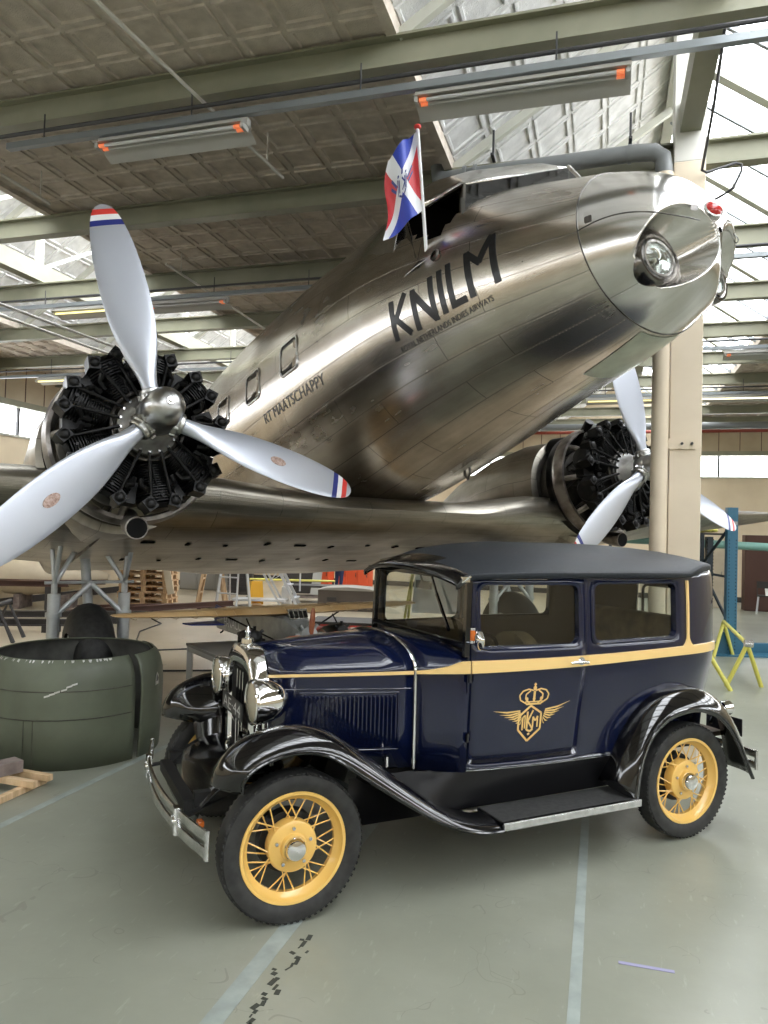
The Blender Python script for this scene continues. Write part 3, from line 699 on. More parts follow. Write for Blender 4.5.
q = MB(); q.box((1.15, 0, 1.16), (.9, 1.5, .02)); q.box((.64, 0, 1.6), (.02, 1.6, .95)); q.box((1.5, 0, 1.28), (.05, 1.3, .24)); q.build('cockpit_interior', 'cock_dark', plane, smooth=0)
q = MB(); q.sphere((1.28, -.30, 1.60), .035); q.build('cockpit_lamp', mat('cockpit_bulb', (1, .8, .4), .4, emis=(1, .72, .3), estr=9), plane)
for y_ in (-.4, .4): q = MB(); q.box((.95, y_, 1.38), (.10, .42, .42)); q.build('pilot_seat', 'cock_dark', plane, bevel=.04)
# nose lights
for sd in (-1, 1):
    c0 = Vector((2.705, sd * .30, .47)); ax = Vector((1, sd * .10, -.02)).normalized()
    q = MB(); q.lathe([(-.34, .10), (-.26, .150), (-.15, .172), (-.05, .176), (-.01, .174), (.004, .166), (.004, .148), (-.012, .130)], c0, ax, 48); hs = q.build('landing_light', 'alu_cap', plane, smooth=35)
    q = MB(); q.lathe([(-.012, .132), (.008, .128), (.008, .112), (-.01, .108)], c0, ax, 40); q.build('rim', 'chrome_dull', hs)
    q = MB(); q.lathe([(-.075, .001), (-.07, .04), (-.05, .08), (-.008, .108)], c0, ax, 32); q.build('reflector', 'chrome', hs, solid=(.002, 0)); q = MB(); q.sphere(c0 - ax * .03, .016); q.build('bulb', 'lamp_glass', hs)
    q = MB(); q.lathe([(.006, .112), (.014, .08), (.020, .04), (.022, .001)], c0, ax, 32); q.build('lens', 'car_glass', hs)
c0 = Vector((2.975, -.042, .73)); ax = Vector((1, -.38, .22)).normalized()
q = MB(); q.lathe([(-.05, .070), (.012, .066), (.018, .058), (.012, .052)], c0, ax, 32); hs = q.build('nose_beacon', 'alu_plain', plane)
q = MB(); q.lathe([(.010, .056), (.030, .046), (.044, .02), (.046, .001)], c0, ax, 28); q.build('red_lens', 'red_lens', hs)
for s_, l_, u_ in ((2.47, -.52, .80), (2.945, -.16, .72)):
    p = FS(s_, u_); q = MB(); q.prism(rrect(-.022, .022, -.024, .024, .008, 3), .0, .004, lambda x, y, z: FS(s_ + (x if s_ < 2.8 else x * .3), u_ + y, z)); q.build('hole_patch', 'eng_dark', plane, smooth=0)  # raised squares coloured dark for the shade inside small square holes
# pale primer panel under the nose and belly hook
mb = MB(); n_ = 10
rows = []
for i in range(n_ + 1):
    s_ = lerp(1.80, 2.37, i / n_); t, b, w_ = prof(s_); zc, h = (t + b) / 2, (t - b) / 2; l0, l1 = lerp(-.10, -.13, i / n_), lerp(.46, .30, i / n_)
    rows.append([Vector((s_, l, zc - (h + .004) * math.sqrt(max(0, 1 - (l / w_)**2)))) for l in [lerp(l0, l1, j / 8) for j in range(9)]])
mb.loft(rows, caps=False, closed_v=False); mb.build('belly_panel', 'green_panel', plane, smooth=60)
q = MB(); p = Vector((0.0, .18, -.19)); q.tube([p + Vector((.04, 0, .04)), p + Vector((.045, 0, -.05)), p + Vector((.0, 0, -.10)), p + Vector((-.035, 0, -.05)), p + Vector((-.03, 0, .04))], .012, 8); q.build('belly_hook', 'eng_dark', plane)
q = MB(); c_ = FS(1.31, 1.13, .006); q.lathe([(0, .05), (.015, .045), (.02, .03)], FS(1.28, 1.10), (0, -1, .25), 20); q.build('air_scoop', 'eng_dark', plane)

# wings
def foil(s_le, chord, u, th, inc=0.0, n=16, ub=None):
    pts = []
    for i in range(n + 1):
        x = (1 - math.cos(PI * i / n)) / 2; y = 5 * th * (.2969 * math.sqrt(x) - .126 * x - .3516 * x**2 + .2843 * x**3 - .1036 * x**4)
        pts.append((s_le - x * chord, u + y * chord * .95 - inc * x * chord))
    for i in range(n - 1, 0, -1):
        x = (1 - math.cos(PI * i / n)) / 2; y = 5 * th * (.2969 * math.sqrt(x) - .126 * x - .3516 * x**2 + .2843 * x**3 - .1036 * x**4)
        if ub is None: pts.append((s_le - x * chord, u - y * chord * 1.0 - inc * x * chord))
        else:
            f_ = math.sqrt(max(0, 1 - (1 - x / .16)**2)) if x < .16 else 1 if x < .62 else max(0, 1 - ((x - .62) / .38)**1.3)
            lo = u - inc * x * chord; pts.append((s_le - x * chord, lo + (ub - .02 * x - lo) * f_))
    return pts
def wing(rows, name, m_='alu_wing', ub=None):
    rings = []; uv = []
    for (l, s_le, ch, u, th) in rows:
        f = foil(s_le, ch, u, th, .012, ub=ub(l) if ub else None); rings.append([Vector((a, l, b)) for a, b in f]); uv += [(l + 20, k * .26) for k in range(len(f))]
    mb = MB(); mb.loft(rings, uv=uv); return mb.build(name, m_, plane, smooth=50)
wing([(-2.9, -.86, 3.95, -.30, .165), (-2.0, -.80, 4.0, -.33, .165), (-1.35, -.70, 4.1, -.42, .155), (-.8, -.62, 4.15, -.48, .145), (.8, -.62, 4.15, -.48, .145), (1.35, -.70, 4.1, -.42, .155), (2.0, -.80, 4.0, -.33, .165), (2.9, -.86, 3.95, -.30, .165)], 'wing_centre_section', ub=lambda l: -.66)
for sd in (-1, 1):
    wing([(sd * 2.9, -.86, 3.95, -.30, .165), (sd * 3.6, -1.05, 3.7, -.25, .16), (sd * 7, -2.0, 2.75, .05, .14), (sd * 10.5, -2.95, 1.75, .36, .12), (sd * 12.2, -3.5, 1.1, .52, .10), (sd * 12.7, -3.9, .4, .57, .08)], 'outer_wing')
for k in range(26):      # small drain slots and brackets under the centre section
    l_ = -2.45 + (k % 13) * .40; s_ = -1.55 - .95 * (k // 13) - .06 * (k % 3); q = MB(); q.box((s_, l_, -.672 - .0 * k), (.05 + .05 * (k % 2), .035 if k % 4 else .12, .012)); q.build('drain_slot', 'cock_dark', plane, smooth=0)
# tail surfaces
q = MB(); q.loft([[Vector((a, b * .06, c)) for a, b in ((-12.2, 0), (-12.8, 1), (-14.0, .8), (-15.4, 0), (-14, -.8), (-12.8, -1))] for c in (1.4,)] + [[Vector((a, b * .05, 2.6)) for a, b in ((-13.4, 0), (-13.7, 1), (-14.4, .8), (-15.5, 0), (-14.4, -.8), (-13.7, -1))], [Vector((a, b * .03, 3.3)) for a, b in ((-14.2, 0), (-14.4, 1), (-14.7, .8), (-15.2, 0), (-14.7, -.8), (-14.4, -1))]]); q.build('tail_fin', 'alu_plain', plane)
for sd in (-1, 1): wing([(sd * .1, -13.2, 1.9, 1.45, .09), (sd * 2.2, -13.7, 1.4, 1.47, .08), (sd * 3.6, -14.2, .7, 1.49, .07)], 'tailplane')

# engines and propellers
TW = -.55
def blade_mesh(badge=True):
    st = [(.10, .060, .060, 0), (.24, .062, .055, 10), (.34, .080, .045, 40), (.46, .115, .036, 42), (.62, .150, .030, 38), (.80, .172, .025, 34), (1.0, .178, .020, 30), (1.2, .172, .016, 27), (1.4, .152, .013, 25), (1.54, .124, .010, 23), (1.63, .092, .008, 22), (1.675, .060, .006, 22), (1.695, .028, .004, 22), (1.70, .006, .002, 22)]
    rs = [.10, .17, .24, .29, .34, .40, .46, .54, .62, .71, .8, .9, 1.0, 1.1, 1.2, 1.3, 1.4, 1.455, 1.475, 1.52, 1.565, 1.61, 1.63, 1.655, 1.675, 1.69, 1.697, 1.70]
    xs = [x[0] for x in st]; rings = []
    for r in rs:
        hc, ht, bt = [interp(r, xs, [x[k] for x in st]) for k in (1, 2, 3)]; b = math.radians(bt * TW); ring = []
        for k in range(20):
            a = 2 * PI * k / 20; c_ = hc * math.cos(a); t_ = ht * math.sin(a)
            # along tangential (y) and forward (x)
            ring.append(Vector((t_ * math.cos(b) - c_ * math.sin(b), c_ * math.cos(b) + t_ * math.sin(b), r)))
        rings.append(ring)
    mb = MB(); mb.loft(rings)
    for i, f in enumerate(mb.f):
        r = sum(mb.v[k].z for k in f) / len(f)
        mb.m[i] = 1 if 1.61 < r < 1.655 else 2 if 1.565 < r < 1.61 else 3 if 1.52 < r < 1.565 else 0
    b = math.radians(30 * TW)
    ce_ = Vector((.021 * math.cos(b), .021 * math.sin(b), 1.0)); ty = Vector((-math.sin(b), math.cos(b), 0)); nx = Vector((math.cos(b), math.sin(b), 0))
    if not badge: return mb
    mb.mi = 4; n = 20; ring0 = [ce_ + ty * .038 * math.cos(2 * PI * k / n) + Vector((0, 0, .068)) * math.sin(2 * PI * k / n) - nx * .002 for k in range(n)]
    mb.loft([ring0, [p + nx * .0045 for p in ring0]]); mb.mi = 0
    return mb
def cylinder_mesh():
    mb = MB(); pr = [(.24, .06), (.27, .085)]; r = .28
    while r < .47: pr += [(r, .095), (r + .002, .125), (r + .008, .125), (r + .010, .095)]; r += .019
    while r < .595: pr += [(r, .115), (r + .002, .152), (r + .010, .152), (r + .012, .115)]; r += .022
    pr += [(.605, .135), (.640, .105), (.655, .03), (.656, .001)]
    mb.lathe(pr, (-.36, 0, 0), (0, 0, 1), 20, side=(1, 0, 0))
    for sy in (-1, 1):       # rocker boxes with pushrod tubes
        mb.box((-.275, sy * .098, .605), (.15, .088, .10), Matrix.Rotation(sy * .45, 3, 'X')); mb.sphere((-.205, sy * .098, .605), .042, 12, 8, (.7, 1, 1)); mb.tube([(-.20, sy * .09, .50), (-.235, sy * .13, .46), (-.25, sy * .12, .40)], .022, 8)
        mb.cyl((-.15, sy * .045, .22), (-.235, sy * .080, .585), .0125, n=8)
    mb.tube([(-.50, .05, .30), (-.50, .09, .48), (-.44, .10, .58), (-.38, .10, .58)], .032, 10)
    mb.tube([(-.23, .02, .27), (-.20, .03, .40), (-.24, .015, .5), (-.28, 0, .53)], .007, 6)
    mb.box((-.26, 0, .53), (.05, .05, .07)); mb.box((-.40, .20, .47), (.12, .11, .17), Matrix.Rotation(-.34, 3, 'X')); mb.box((-.33, .20, .33), (.06, .07, .12), Matrix.Rotation(-.34, 3, 'X')); mb.cyl((-.27, 0, .55), (-.18, 0, .55), .014, n=8)
    return mb
cyl_proto = blade_proto = None
for sd, phi in ((-1, -.228), (1, -.122)):
    l0 = sd * 2.794; o = Vector((0, l0, 0)); LM = Matrix.Translation(o)
    def pt(mb, nm, m_, par, **k): return mb.build(nm, m_, par, xf=LM, **k)
    q = MB(); q.lathe([(-.62, .001), (-.62, .30), (-.46, .30), (-.40, .27), (-.26, .27), (-.22, .24), (-.20, .20)], (0, 0, 0), (1, 0, 0), 36)
    eng = pt(q, 'engine', 'eng_dark', plane, smooth=35)
    q = MB(); q.lathe([(-.205, .235), (-.17, .235), (-.15, .21), (-.10, .185), (-.02, .15), (.02, .11), (.02, .001)], (0, 0, 0), (1, 0, 0), 36); pt(q, 'nose_case', 'case', eng, smooth=35)
    q = MB()
    for k in range(18): a = 2 * PI * k / 18; q.cyl((-.165, .215 * math.sin(a), .215 * math.cos(a)), (-.15, .215 * math.sin(a), .215 * math.cos(a)), .011, n=6)
    pt(q, 'case_bolt_ring', 'chrome_dull', eng)
    q = MB(); q.tube([(-.19, .275 * math.sin(2 * PI * k / 36), .275 * math.cos(2 * PI * k / 36)) for k in range(36)], .014, 8, closed=True); pt(q, 'ignition_harness', 'eng_dark', eng)
    for k in range(9):
        a = 2 * PI * k / 9 + .17; Rm = Matrix.Translation(o) @ Matrix.Rotation(-a, 4, 'X')
        if cyl_proto is None: c_ = cylinder_mesh().build('cylinder', 'eng_black', eng, smooth=35); cyl_proto = c_
        else: c_ = cyl_proto.copy(); C.objects.link(c_); c_.parent = eng
        c_.matrix_local = Rm
    q = MB(); q.lathe([(-.60, .640), (-.60, .672), (-.70, .690), (-.76, .680), (-.78, .655), (-.70, .640), (-.60, .640)], (0, 0, 0), (1, 0, 0), 56); pt(q, 'exhaust_ring', 'ring', eng, smooth=50)
    q = MB()
    for k in range(9):
        a = 2 * PI * (k + .5) / 9 + .17; q.tube([(-.46, .50 * math.sin(a), .50 * math.cos(a)), (-.56, .58 * math.sin(a), .58 * math.cos(a)), (-.66, .645 * math.sin(a), .645 * math.cos(a))], .032, 8)
    pt(q, 'exhaust_stub', 'ring', eng)['kind'] = 'stuff'
    q = MB()
    for k in range(10):
        a = 2 * PI * k / 10; b = a + .3; q.cyl((-.62, .28 * math.sin(a), .28 * math.cos(a)), (-1.02, .52 * math.sin(b), .52 * math.cos(b)), .02, n=8)
        q.cyl((-.60, .46 * math.sin(b), .46 * math.cos(b)), (-.98, .40 * math.sin(a), .40 * math.cos(a)), .014, n=6)
        q.box((-.84, .36 * math.sin(a + .2), .36 * math.cos(a + .2)), (.16, .09, .12), Matrix.Rotation(-a, 3, 'X'))
    pt(q, 'engine_mount', 'nacelle_dark', eng, smooth=35)['kind'] = 'stuff'
    q = MB(); q.cyl((-.78, sd * -.12, .52), (-.52, sd * -.16, .72), .06, .055, n=14); q.cyl((-.80, -.2, .46), (-1.10, -.2, .50), .15, .17, n=18); pt(q, 'air_intake', 'eng_black', eng)
    q = MB(); q.tube([(-.75, -.02, -.60), (-.60, -.04, -.70), (-.46, -.05, -.75), (-.38, -.05, -.77)], [.07, .08, .085, .088], 18); q.v = [Vector((v.x, v.y, v.z)) for v in q.v]; pt(q, 'exhaust_pipe', 'ring', eng, solid=(.006, -1))
    q = MB(); q.cyl((-.384, -.05, -.77), (-.376, -.05, -.772), .079, n=18); pt(q, 'exhaust_mouth', 'cock_dark', eng)
    # nacelle
    q = MB(); pr = []; secs = [(-1.10, .60, .60, .0), (-1.12, .68, .68, .0), (-1.25, .69, .68, .0), (-1.6, .69, .70, .04), (-2.2, .66, .68, .05), (-3.0, .56, .60, .0), (-3.9, .40, .44, -.13), (-4.8, .12, .15, -.36)]
    rings = []; uv = []
    for (s_, wx, hz, uc) in secs:
        ring = [Vector((s_, l0 + wx * math.cos(2 * PI * k / 40), uc + hz * math.sin(2 * PI * k / 40))) for k in range(41)]; rings.append(ring); uv += [(s_ + 20, k * .105) for k in range(41)]
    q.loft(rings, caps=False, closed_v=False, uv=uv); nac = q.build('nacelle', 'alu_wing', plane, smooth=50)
    q = MB(); q.lathe([(-1.13, .001), (-1.13, .64)], (0, 0, 0), (1, 0, 0), 40); q.lathe([(-.74, .30), (-.80, .46), (-1.12, .52)], (0, 0, 0), (1, 0, 0), 40); q.lathe([(-.80, .672), (-.80, .60), (-.88, .58), (-.88, .665)], (0, 0, 0), (1, 0, 0), 48); pt(q, 'firewall', 'nacelle_dark', nac)
    # propeller
    q = MB(); q.sphere((.075, 0, 0), .14, 28, 14, (1, 1, 1)); q.lathe([(-.06, .12), (.02, .15), (.12, .15), (.17, .125)], (0, 0, 0), (1, 0, 0), 32); prop = pt(q, 'propeller', 'hub', plane, smooth=45)
    q = MB(); q.lathe([(.13, .147), (.26, .147), (.33, .132), (.375, .10), (.40, .06), (.405, .001)], (0, 0, 0), (1, 0, 0), 36); pt(q, 'hub_dome', 'hub', prop, smooth=40)
    q = MB(); q.lathe([(.40, .034), (.415, .03), (.415, .001)], (0, 0, 0), (1, 0, 0), 20); q.cyl((.415, 0, 0), (.43, 0, 0), .014, n=6); pt(q, 'dome_plug', 'chrome_dull', prop)
    for k in range(3):
        a = phi + 2 * PI * k / 3; Rm = Matrix.Translation(o + Vector((.06, 0, 0))) @ Matrix.Rotation(-a, 4, 'X')
        c_ = blade_mesh(sd < 0 and k > 0).build('blade', ['blade', 'red', 'white', 'blue', 'copper'], prop, smooth=50)
        c_.matrix_local = Rm
        q = MB(); q.lathe([(.10, .085), (.12, .10), (.155, .10), (.165, .088), (.19, .088), (.20, .075)], (0, 0, 0), (0, 0, 1), 24); 
        for j in range(8): q.cyl((.10 * math.cos(j * PI / 4), .10 * math.sin(j * PI / 4), .12), (.10 * math.cos(j * PI / 4), .10 * math.sin(j * PI / 4), .16), .012, n=6)
        cl = q.build('blade_clamp', 'hub', prop, smooth=35); cl.matrix_local = Rm
    # main gear, built upright on the floor then expressed in the airliner's frame
    g0 = PC + pn * -2.2 + pl_ * l0; g0.z = 0; lx = pl_.copy(); fx = Vector((lx.y, -lx.x, 0))
    GM = Matrix((fx, lx, Vector((0, 0, 1)))).transposed().to_4x4(); GM.translation = g0; GX = PMI @ GM
    q = MB()
    for s2 in (-1, 1):
        y_ = s2 * .33
        q.cyl((0, y_, .50), (0, y_, 1.20), .06, n=16); q.cyl((0, y_, .98), (0, y_, 1.02), .075, n=16); q.cyl((0, y_, 1.2), (0, y_, 1.30), .03, n=10)
        q.cyl((.0, y_, 1.30), (.30, y_ + .02, 1.86), .024, n=10); q.cyl((.0, y_, 1.30), (-.05, y_ + s2 * .04, 1.80), .022, n=10); q.cyl((0, y_, 1.30), (-.1, y_ - s2 * .30, 1.80), .024, n=10)
        q.cyl((.02, y_, .98), (.02, 0, 1.30), .026, n=10)
    q.cyl((0, -.42, 1.31), (0, .42, 1.31), .016, n=8); q.cyl((0, -.33, .50), (0, .33, .50), .04, n=12); q.cyl((-.05, 0, 1.0), (-.35, -.02, 1.85), .05, n=12)
    gr = q.build('landing_gear', 'gear_grey', plane, xf=GX, smooth=35)
    q = MB(); pr = [(-.20, .26)] + [(x, .30 + .25 * math.sqrt(max(0, 1 - (x / .20)**2)) ** .8) for x in [-.195 + .39 * i / 26 for i in range(27)]] + [(.20, .26)]
    q.lathe(pr, (0, 0, .55), (0, 1, 0), 48)
    q.build('tyre', 'tyre', gr, xf=GX, smooth=35)
    q = MB(); q.lathe([(-.17, .001), (-.15, .12), (-.17, .26), (.17, .26), (.15, .12), (.17, .001)], (0, 0, .55), (0, 1, 0), 32); q.build('wheel_hub', 'gear_grey', gr, xf=GX, smooth=35)

# flag on a pole at the cockpit window
base = PM @ Vector((1.16, -.965, 1.17)); topp = base + Vector((-.10, -.10, .955))
fl = empty('flag', Matrix.Translation(base), 'small blue, white and red flag on a white pole at the cockpit window', 'flag')
q = MB(); q.cyl((0, 0, 0), topp - base, .0145, .0135, n=12); q.build('flagpole', 'white', fl)
q = MB(); q.sphere(topp - base + Vector((0, 0, .012)), .03, 14, 10, (1, 1, .7)); q.build('finial', 'red', fl)
fm = mat('flag_cloth', (.8, .8, .8), .45); N, L, b_ = nodes(fm)
tc = N.new('ShaderNodeUVMap'); tc.uv_map = 'UVMap'; sp = N.new('ShaderNodeSeparateXYZ'); L.new(tc.outputs[0], sp.inputs[0])
ap = math_('ABSOLUTE', math_('SUBTRACT', sp.outputs[0], .5)); aq = math_('ABSOLUTE', math_('SUBTRACT', sp.outputs[1], .5))
df = math_('SUBTRACT', aq, ap); c1 = mix_(math_('GREATER_THAN', df, 0.0), (.62, .04, .05), (.02, .05, .42))
c2 = mix_(math_('LESS_THAN', math_('ABSOLUTE', df), .12), c1, (.80, .81, .84)); L.new(c2, b_.inputs['Base Color'])
mb = MB(); vs = []; uv = []; nn = 28
cA, cB, cC, cD = Vector((0, 0, -.02)), Vector((.055, .055, -.62)), Vector((-.225, -.03, -.26)), Vector((-.235, .05, -.88))
for i in range(nn + 1):
    for j in range(nn + 1):
        p_, q_ = i / nn, j / nn; v = cA.lerp(cC, p_).lerp(cB.lerp(cD, p_), q_)
        v += Vector((.02 * math.sin(q_ * 7 + p_ * 3) * p_, .045 * math.sin(p_ * 7.5 + q_ * 2.5) * min(1, p_ * 3), .03 * math.sin(p_ * PI) * (1 - q_))); vs.append(topp - base + v); uv.append((p_, q_))
mb.add(vs, [(i * (nn + 1) + j, i * (nn + 1) + j + 1, (i + 1) * (nn + 1) + j + 1, (i + 1) * (nn + 1) + j) for i in range(nn) for j in range(nn)], uv)
clo = mb.build('cloth', fm, fl, smooth=60, recalc=False)
def fpos(p_, q_, d=-.006):
    v = cA.lerp(cC, p_).lerp(cB.lerp(cD, p_), q_) + Vector((.02 * math.sin(q_ * 7 + p_ * 3) * p_, .045 * math.sin(p_ * 7.5 + q_ * 2.5) * min(1, p_ * 3), .03 * math.sin(p_ * PI) * (1 - q_)))
    return topp - base + v + Vector((0, d, 0))
mb = MB()
for a_, b_2, wd in (((.35, .50), (.22, .36), .03), ((.33, .55), (.20, .44), .03), ((.65, .50), (.78, .36), .03), ((.67, .55), (.80, .44), .03), ((.42, .46), (.42, .60), .025), ((.42, .53), (.5, .46), .02), ((.42, .53), (.5, .6), .02),
                    ((.58, .46), (.58, .6), .025), ((.5, .36), (.5, .42), .04), ((.38, .41), (.62, .41), .03), ((.40, .62), (.50, .68), .02), ((.60, .62), (.50, .68), .02), ((.38, .44), (.38, .62), .016), ((.62, .44), (.62, .62), .016)):
    mb.prism(stroke(a_, b_2, wd), .0, -.004, lambda x, y, z: fpos(x, y, -.004 + z))
mb.build('emblem', 'blue', clo, smooth=0)

# ------------------------------------------------------------------ the car (own frame: x forward, y to its left side, z up, origin under the front axle)
cy = 0.45117; cf = Vector((-math.cos(cy), -math.sin(cy), 0)); cl_ = Vector((math.sin(cy), -math.cos(cy), 0))
CM = Matrix((cf, cl_, Vector((0, 0, 1)))).transposed().to_4x4(); CM.translation = Vector((-.7222, 4.2907, 0))
car = empty('vintage_car', CM, 'dark blue vintage saloon car with cream waistline stripe and yellow wire wheels', 'car')
# plan outline of the body (left half): x against half width
OX = [-3.29, -3.275, -3.24, -3.17, -3.06, -2.92, -2.75, -2.4, -2.0, -1.6, -1.3, -1.05, -.9, -.785]
OY = [.02, .26, .385, .485, .56, .615, .650, .688, .700, .692, .668, .625, .560, .500]
def hw(x): return interp(x, OX, OY)
def fzy(z): return interp(z, [.50, .62, .80, 1.12, 1.25, 1.66, 1.69, 1.712], [.945, .955, .978, 1.0, .992, .955, .94, .905])
def fzx(z): return interp(z, [.50, .80, 1.12, 1.60, 1.67, 1.712], [.955, .965, 1.0, 1.003, .998, .985])
def BS(x, z, off=0.0, sd=1):
    e = .004; y = hw(x) * fzy(z); xx = -1.05 + (x + 1.05) * fzx(z) if x < -1.05 else x
    tx, ty = 2 * e, hw(x + e) - hw(x - e); k = math.hypot(tx, ty); nx, ny = -ty / k, tx / k
    if x < -3.24: nx, ny = -1, .0
    return Vector((xx + nx * off, sd * (y + ny * off), z))
DX0, DX1, DZ0 = -1.066, -1.836, .592
def xcols(a, b, n): return [lerp(a, b, i / n) for i in range(n + 1)]
XS = xcols(-1.05, DX0, 1) + xcols(DX0, DX1, 12)[1:] + [-1.865, -1.895] + xcols(-1.895, -2.615, 10)[1:] + [-2.68, -2.75, -2.83, -2.92, -2.99, -3.06, -3.12, -3.17, -3.21, -3.24, -3.26, -3.275, -3.285, -3.29]
ZS = [.555, DZ0, .66, .74, .82, .9, .98, 1.06, 1.12, 1.18, 1.22, 1.26, 1.35, 1.44, 1.53, 1.615, 1.64, 1.665, 1.69, 1.712]
for sd in (1, -1):
    mb = MB(); vs = [BS(x, z, 0, sd) for x in XS for z in ZS]; nz = len(ZS)
    fs = []
    for i in range(len(XS) - 1):
        for j in range(nz - 1):
            xm, zm = (XS[i] + XS[i + 1]) / 2, (ZS[j] + ZS[j + 1]) / 2
            if DX1 < xm < DX0 and DZ0 < zm < 1.64: continue
            if -2.615 < xm < -1.895 and 1.26 < zm < 1.615: continue
            if xm < -3.262 and 1.26 < zm < 1.53: continue
            if xm > -2.80 and zm > 1.665: continue
            fs.append((i * nz + j, i * nz + j + 1, (i + 1) * nz + j + 1, (i + 1) * nz + j))
    if sd > 0: fs = [f[::-1] for f in fs]
    mb.add(vs, fs); mb.build('body_side', ['navy', 'car_inner'], car, smooth=50, solid=(.028, -1, 1), recalc=False)
    # door
    dxs = xcols(DX0 - .004, DX1 + .004, 14); dzs = [DZ0 + .005, .66, .74, .82, .9, .98, 1.06, 1.12, 1.18, 1.22, 1.25, 1.35, 1.44, 1.53, 1.612, 1.638]
    wx0, wx1 = dxs[1] + .012, dxs[13] - .012; dxs[1], dxs[13] = wx0, wx1; nz = len(dzs)
    mb = MB(); vs = [BS(x, z, .004, sd) for x in dxs for z in dzs]
    fs = [(i * nz + j, i * nz + j + 1, (i + 1) * nz + j + 1, (i + 1) * nz + j) for i in range(14) for j in range(nz - 1) if not (1 <= i < 13 and 1.25 < (dzs[j] + dzs[j + 1]) / 2 < 1.612)]
    if sd > 0: fs = [f[::-1] for f in fs]
    mb.add(vs, fs); door = mb.build('door', ['navy', 'car_inner'], car, smooth=50, solid=(.026, -1, 1), recalc=False)
    for (a0, a1, b0, b1, par) in ((wx1, wx0, 1.25, 1.612, door), (-2.615, -1.895, 1.26, 1.615, car)):
        o_ = rrect(a0 - .014, a1 + .014, b0 - .014, b1 + .012, .055, 6); i_ = rrect(a0 + .008, a1 - .008, b0 + .008, b1 - .006, .045, 6)
        m1 = [(lerp(a[0], b[0], .35), lerp(a[1], b[1], .35)) for a, b in zip(o_, i_)]
        sq = []
        for (x, z) in o_:        # square outer border fills the rounded corners
            sq.append((min(max(x, a0 - .014), a1 + .014), z))
        mb = MB(); off = .004
        mb.loft([[BS(x, z, off, sd) for x, z in o_], [BS(x, z, off + .009, sd) for x, z in m1], [BS(x, z, off + .006, sd) for x, z in i_], [BS(x, z, -.03, sd) for x, z in i_]], caps=False)
        fr = mb.build('window_frame', 'navy', par, smooth=40)
        mb = MB(); n2 = 10
        mb.add([BS(lerp(a0, a1, i / n2), z, -.014, sd) for i in range(n2 + 1) for z in (b0 - .005, b1 + .005)], [(2 * i, 2 * i + 1, 2 * i + 3, 2 * i + 2) for i in range(n2)])
        mb.build('pane', 'car_glass', fr, smooth=60, recalc=False)
        # corner gussets
        for cx, cz, sx, sz in ((a0, b0, 1, 1), (a1, b0, -1, 1), (a1, b1, -1, -1), (a0, b1, 1, -1)):
            r_ = .05; pts = [(cx - sx * .002, cz - sz * .002)] + [(cx + sx * (r_ - r_ * math.cos(t_)), cz + sz * (r_ - r_ * math.sin(t_))) for t_ in [PI / 2 * i / 6 for i in range(7)]]
            g_ = MB(); g_.prism(pts, .003, -.01, lambda x, y, z: BS(x, y, z, sd)); g_.build('corner_fillet', 'navy', fr, smooth=0)
    # waistline moulding in cream with the rear upright branch
    def strip(x0, x1, zf, name='waist_stripe', n=36, par=car, m_='cream_stripe', o0=.005, o1=.013):
        mb = MB(); rings = []
        for i in range(n + 1):
            x = lerp(x0, x1, i / n); z0, z1 = zf(x); rings.append([BS(x, z0, o0 - .004, sd), BS(x, z0 + .004, o1, sd), BS(x, z1 - .004, o1, sd), BS(x, z1, o0 - .004, sd)])
        mb.loft(rings, caps=True); return mb.build(name, m_, par, smooth=50)
    ztop = lambda x: interp(x, [-3.29, -2.9, -2.6, -1.85, -1.1, -1.03, -.94, -.86, -.785], [1.190, 1.20, 1.198, 1.186, 1.180, 1.178, 1.146, 1.128, 1.118])
    zbot = lambda x: interp(x, [-3.29, -2.6, -1.85, -1.1, -.785], [1.135, 1.138, 1.122, 1.108, 1.098])
    strip(-.79, DX0 + .002, lambda x: (zbot(x), ztop(x)), n=14)
    strip(DX0 - .004, DX1 + .004, lambda x: (zbot(x), ztop(x)), par=door, name='door_stripe', o0=.009, o1=.017)
    strip(DX1 - .002, -3.288, lambda x: (zbot(x), ztop(x)))
    mb = MB(); rings = []
    for i in range(17):
        z = lerp(1.19, 1.625, i / 16); k = max(0, 1 - (z - 1.19) / .07) ** 2 * .05; xc = -2.735 - .0 * i
        rings.append([BS(xc + .012 + k, z, .003, sd), BS(xc + .008 + k, z, .013, sd), BS(xc - .008 - k, z, .013, sd), BS(xc - .012 - k, z, .003, sd)])
    mb.loft(rings); mb.build('upright_stripe', 'cream_stripe', car, smooth=50)
    # bright sill line and splash apron
    strip(-.80, -2.16, lambda x: (.553, .562), 'sill_trim', m_='chrome', o0=.004, o1=.010)
    mb = MB(); rows = []
    for i in range(20):
        x = lerp(-.40, -2.22, i / 19); rows.append([Vector((x, sd * (min(hw(max(min(x, -.785), -2.2)), .70) * .955 if x < -.785 else .48) - 0, .555)), Vector((x, sd * .62 if x < -.9 else sd * lerp(.48, .62, min(1, (-.4 - x) / .5)), .40)), Vector((x, sd * .60, .345))])
    mb.loft(rows, caps=False, closed_v=False); mb.build('splash_apron', 'apron_black', car, smooth=60)
    for xx in (DX0, DX1):
        q = MB(); q.loft([[BS(xx - .03, z, -.022, sd) for z in (.60, 1.1, 1.64)], [BS(xx + .03 if xx < -1.1 else xx + .01, z, -.022, sd) for z in (.60, 1.1, 1.64)]], caps=False, closed_v=False); q.build('door_jamb', 'chassis', car, smooth=0)
    # hinges
    for hz in (.75, 1.085): q = MB(); q.cyl(BS(DX0 + .004, hz - .025, .014, sd), BS(DX0 + .004, hz + .025, .014, sd), .011, n=10); q.build('hinge', 'car_black', door)
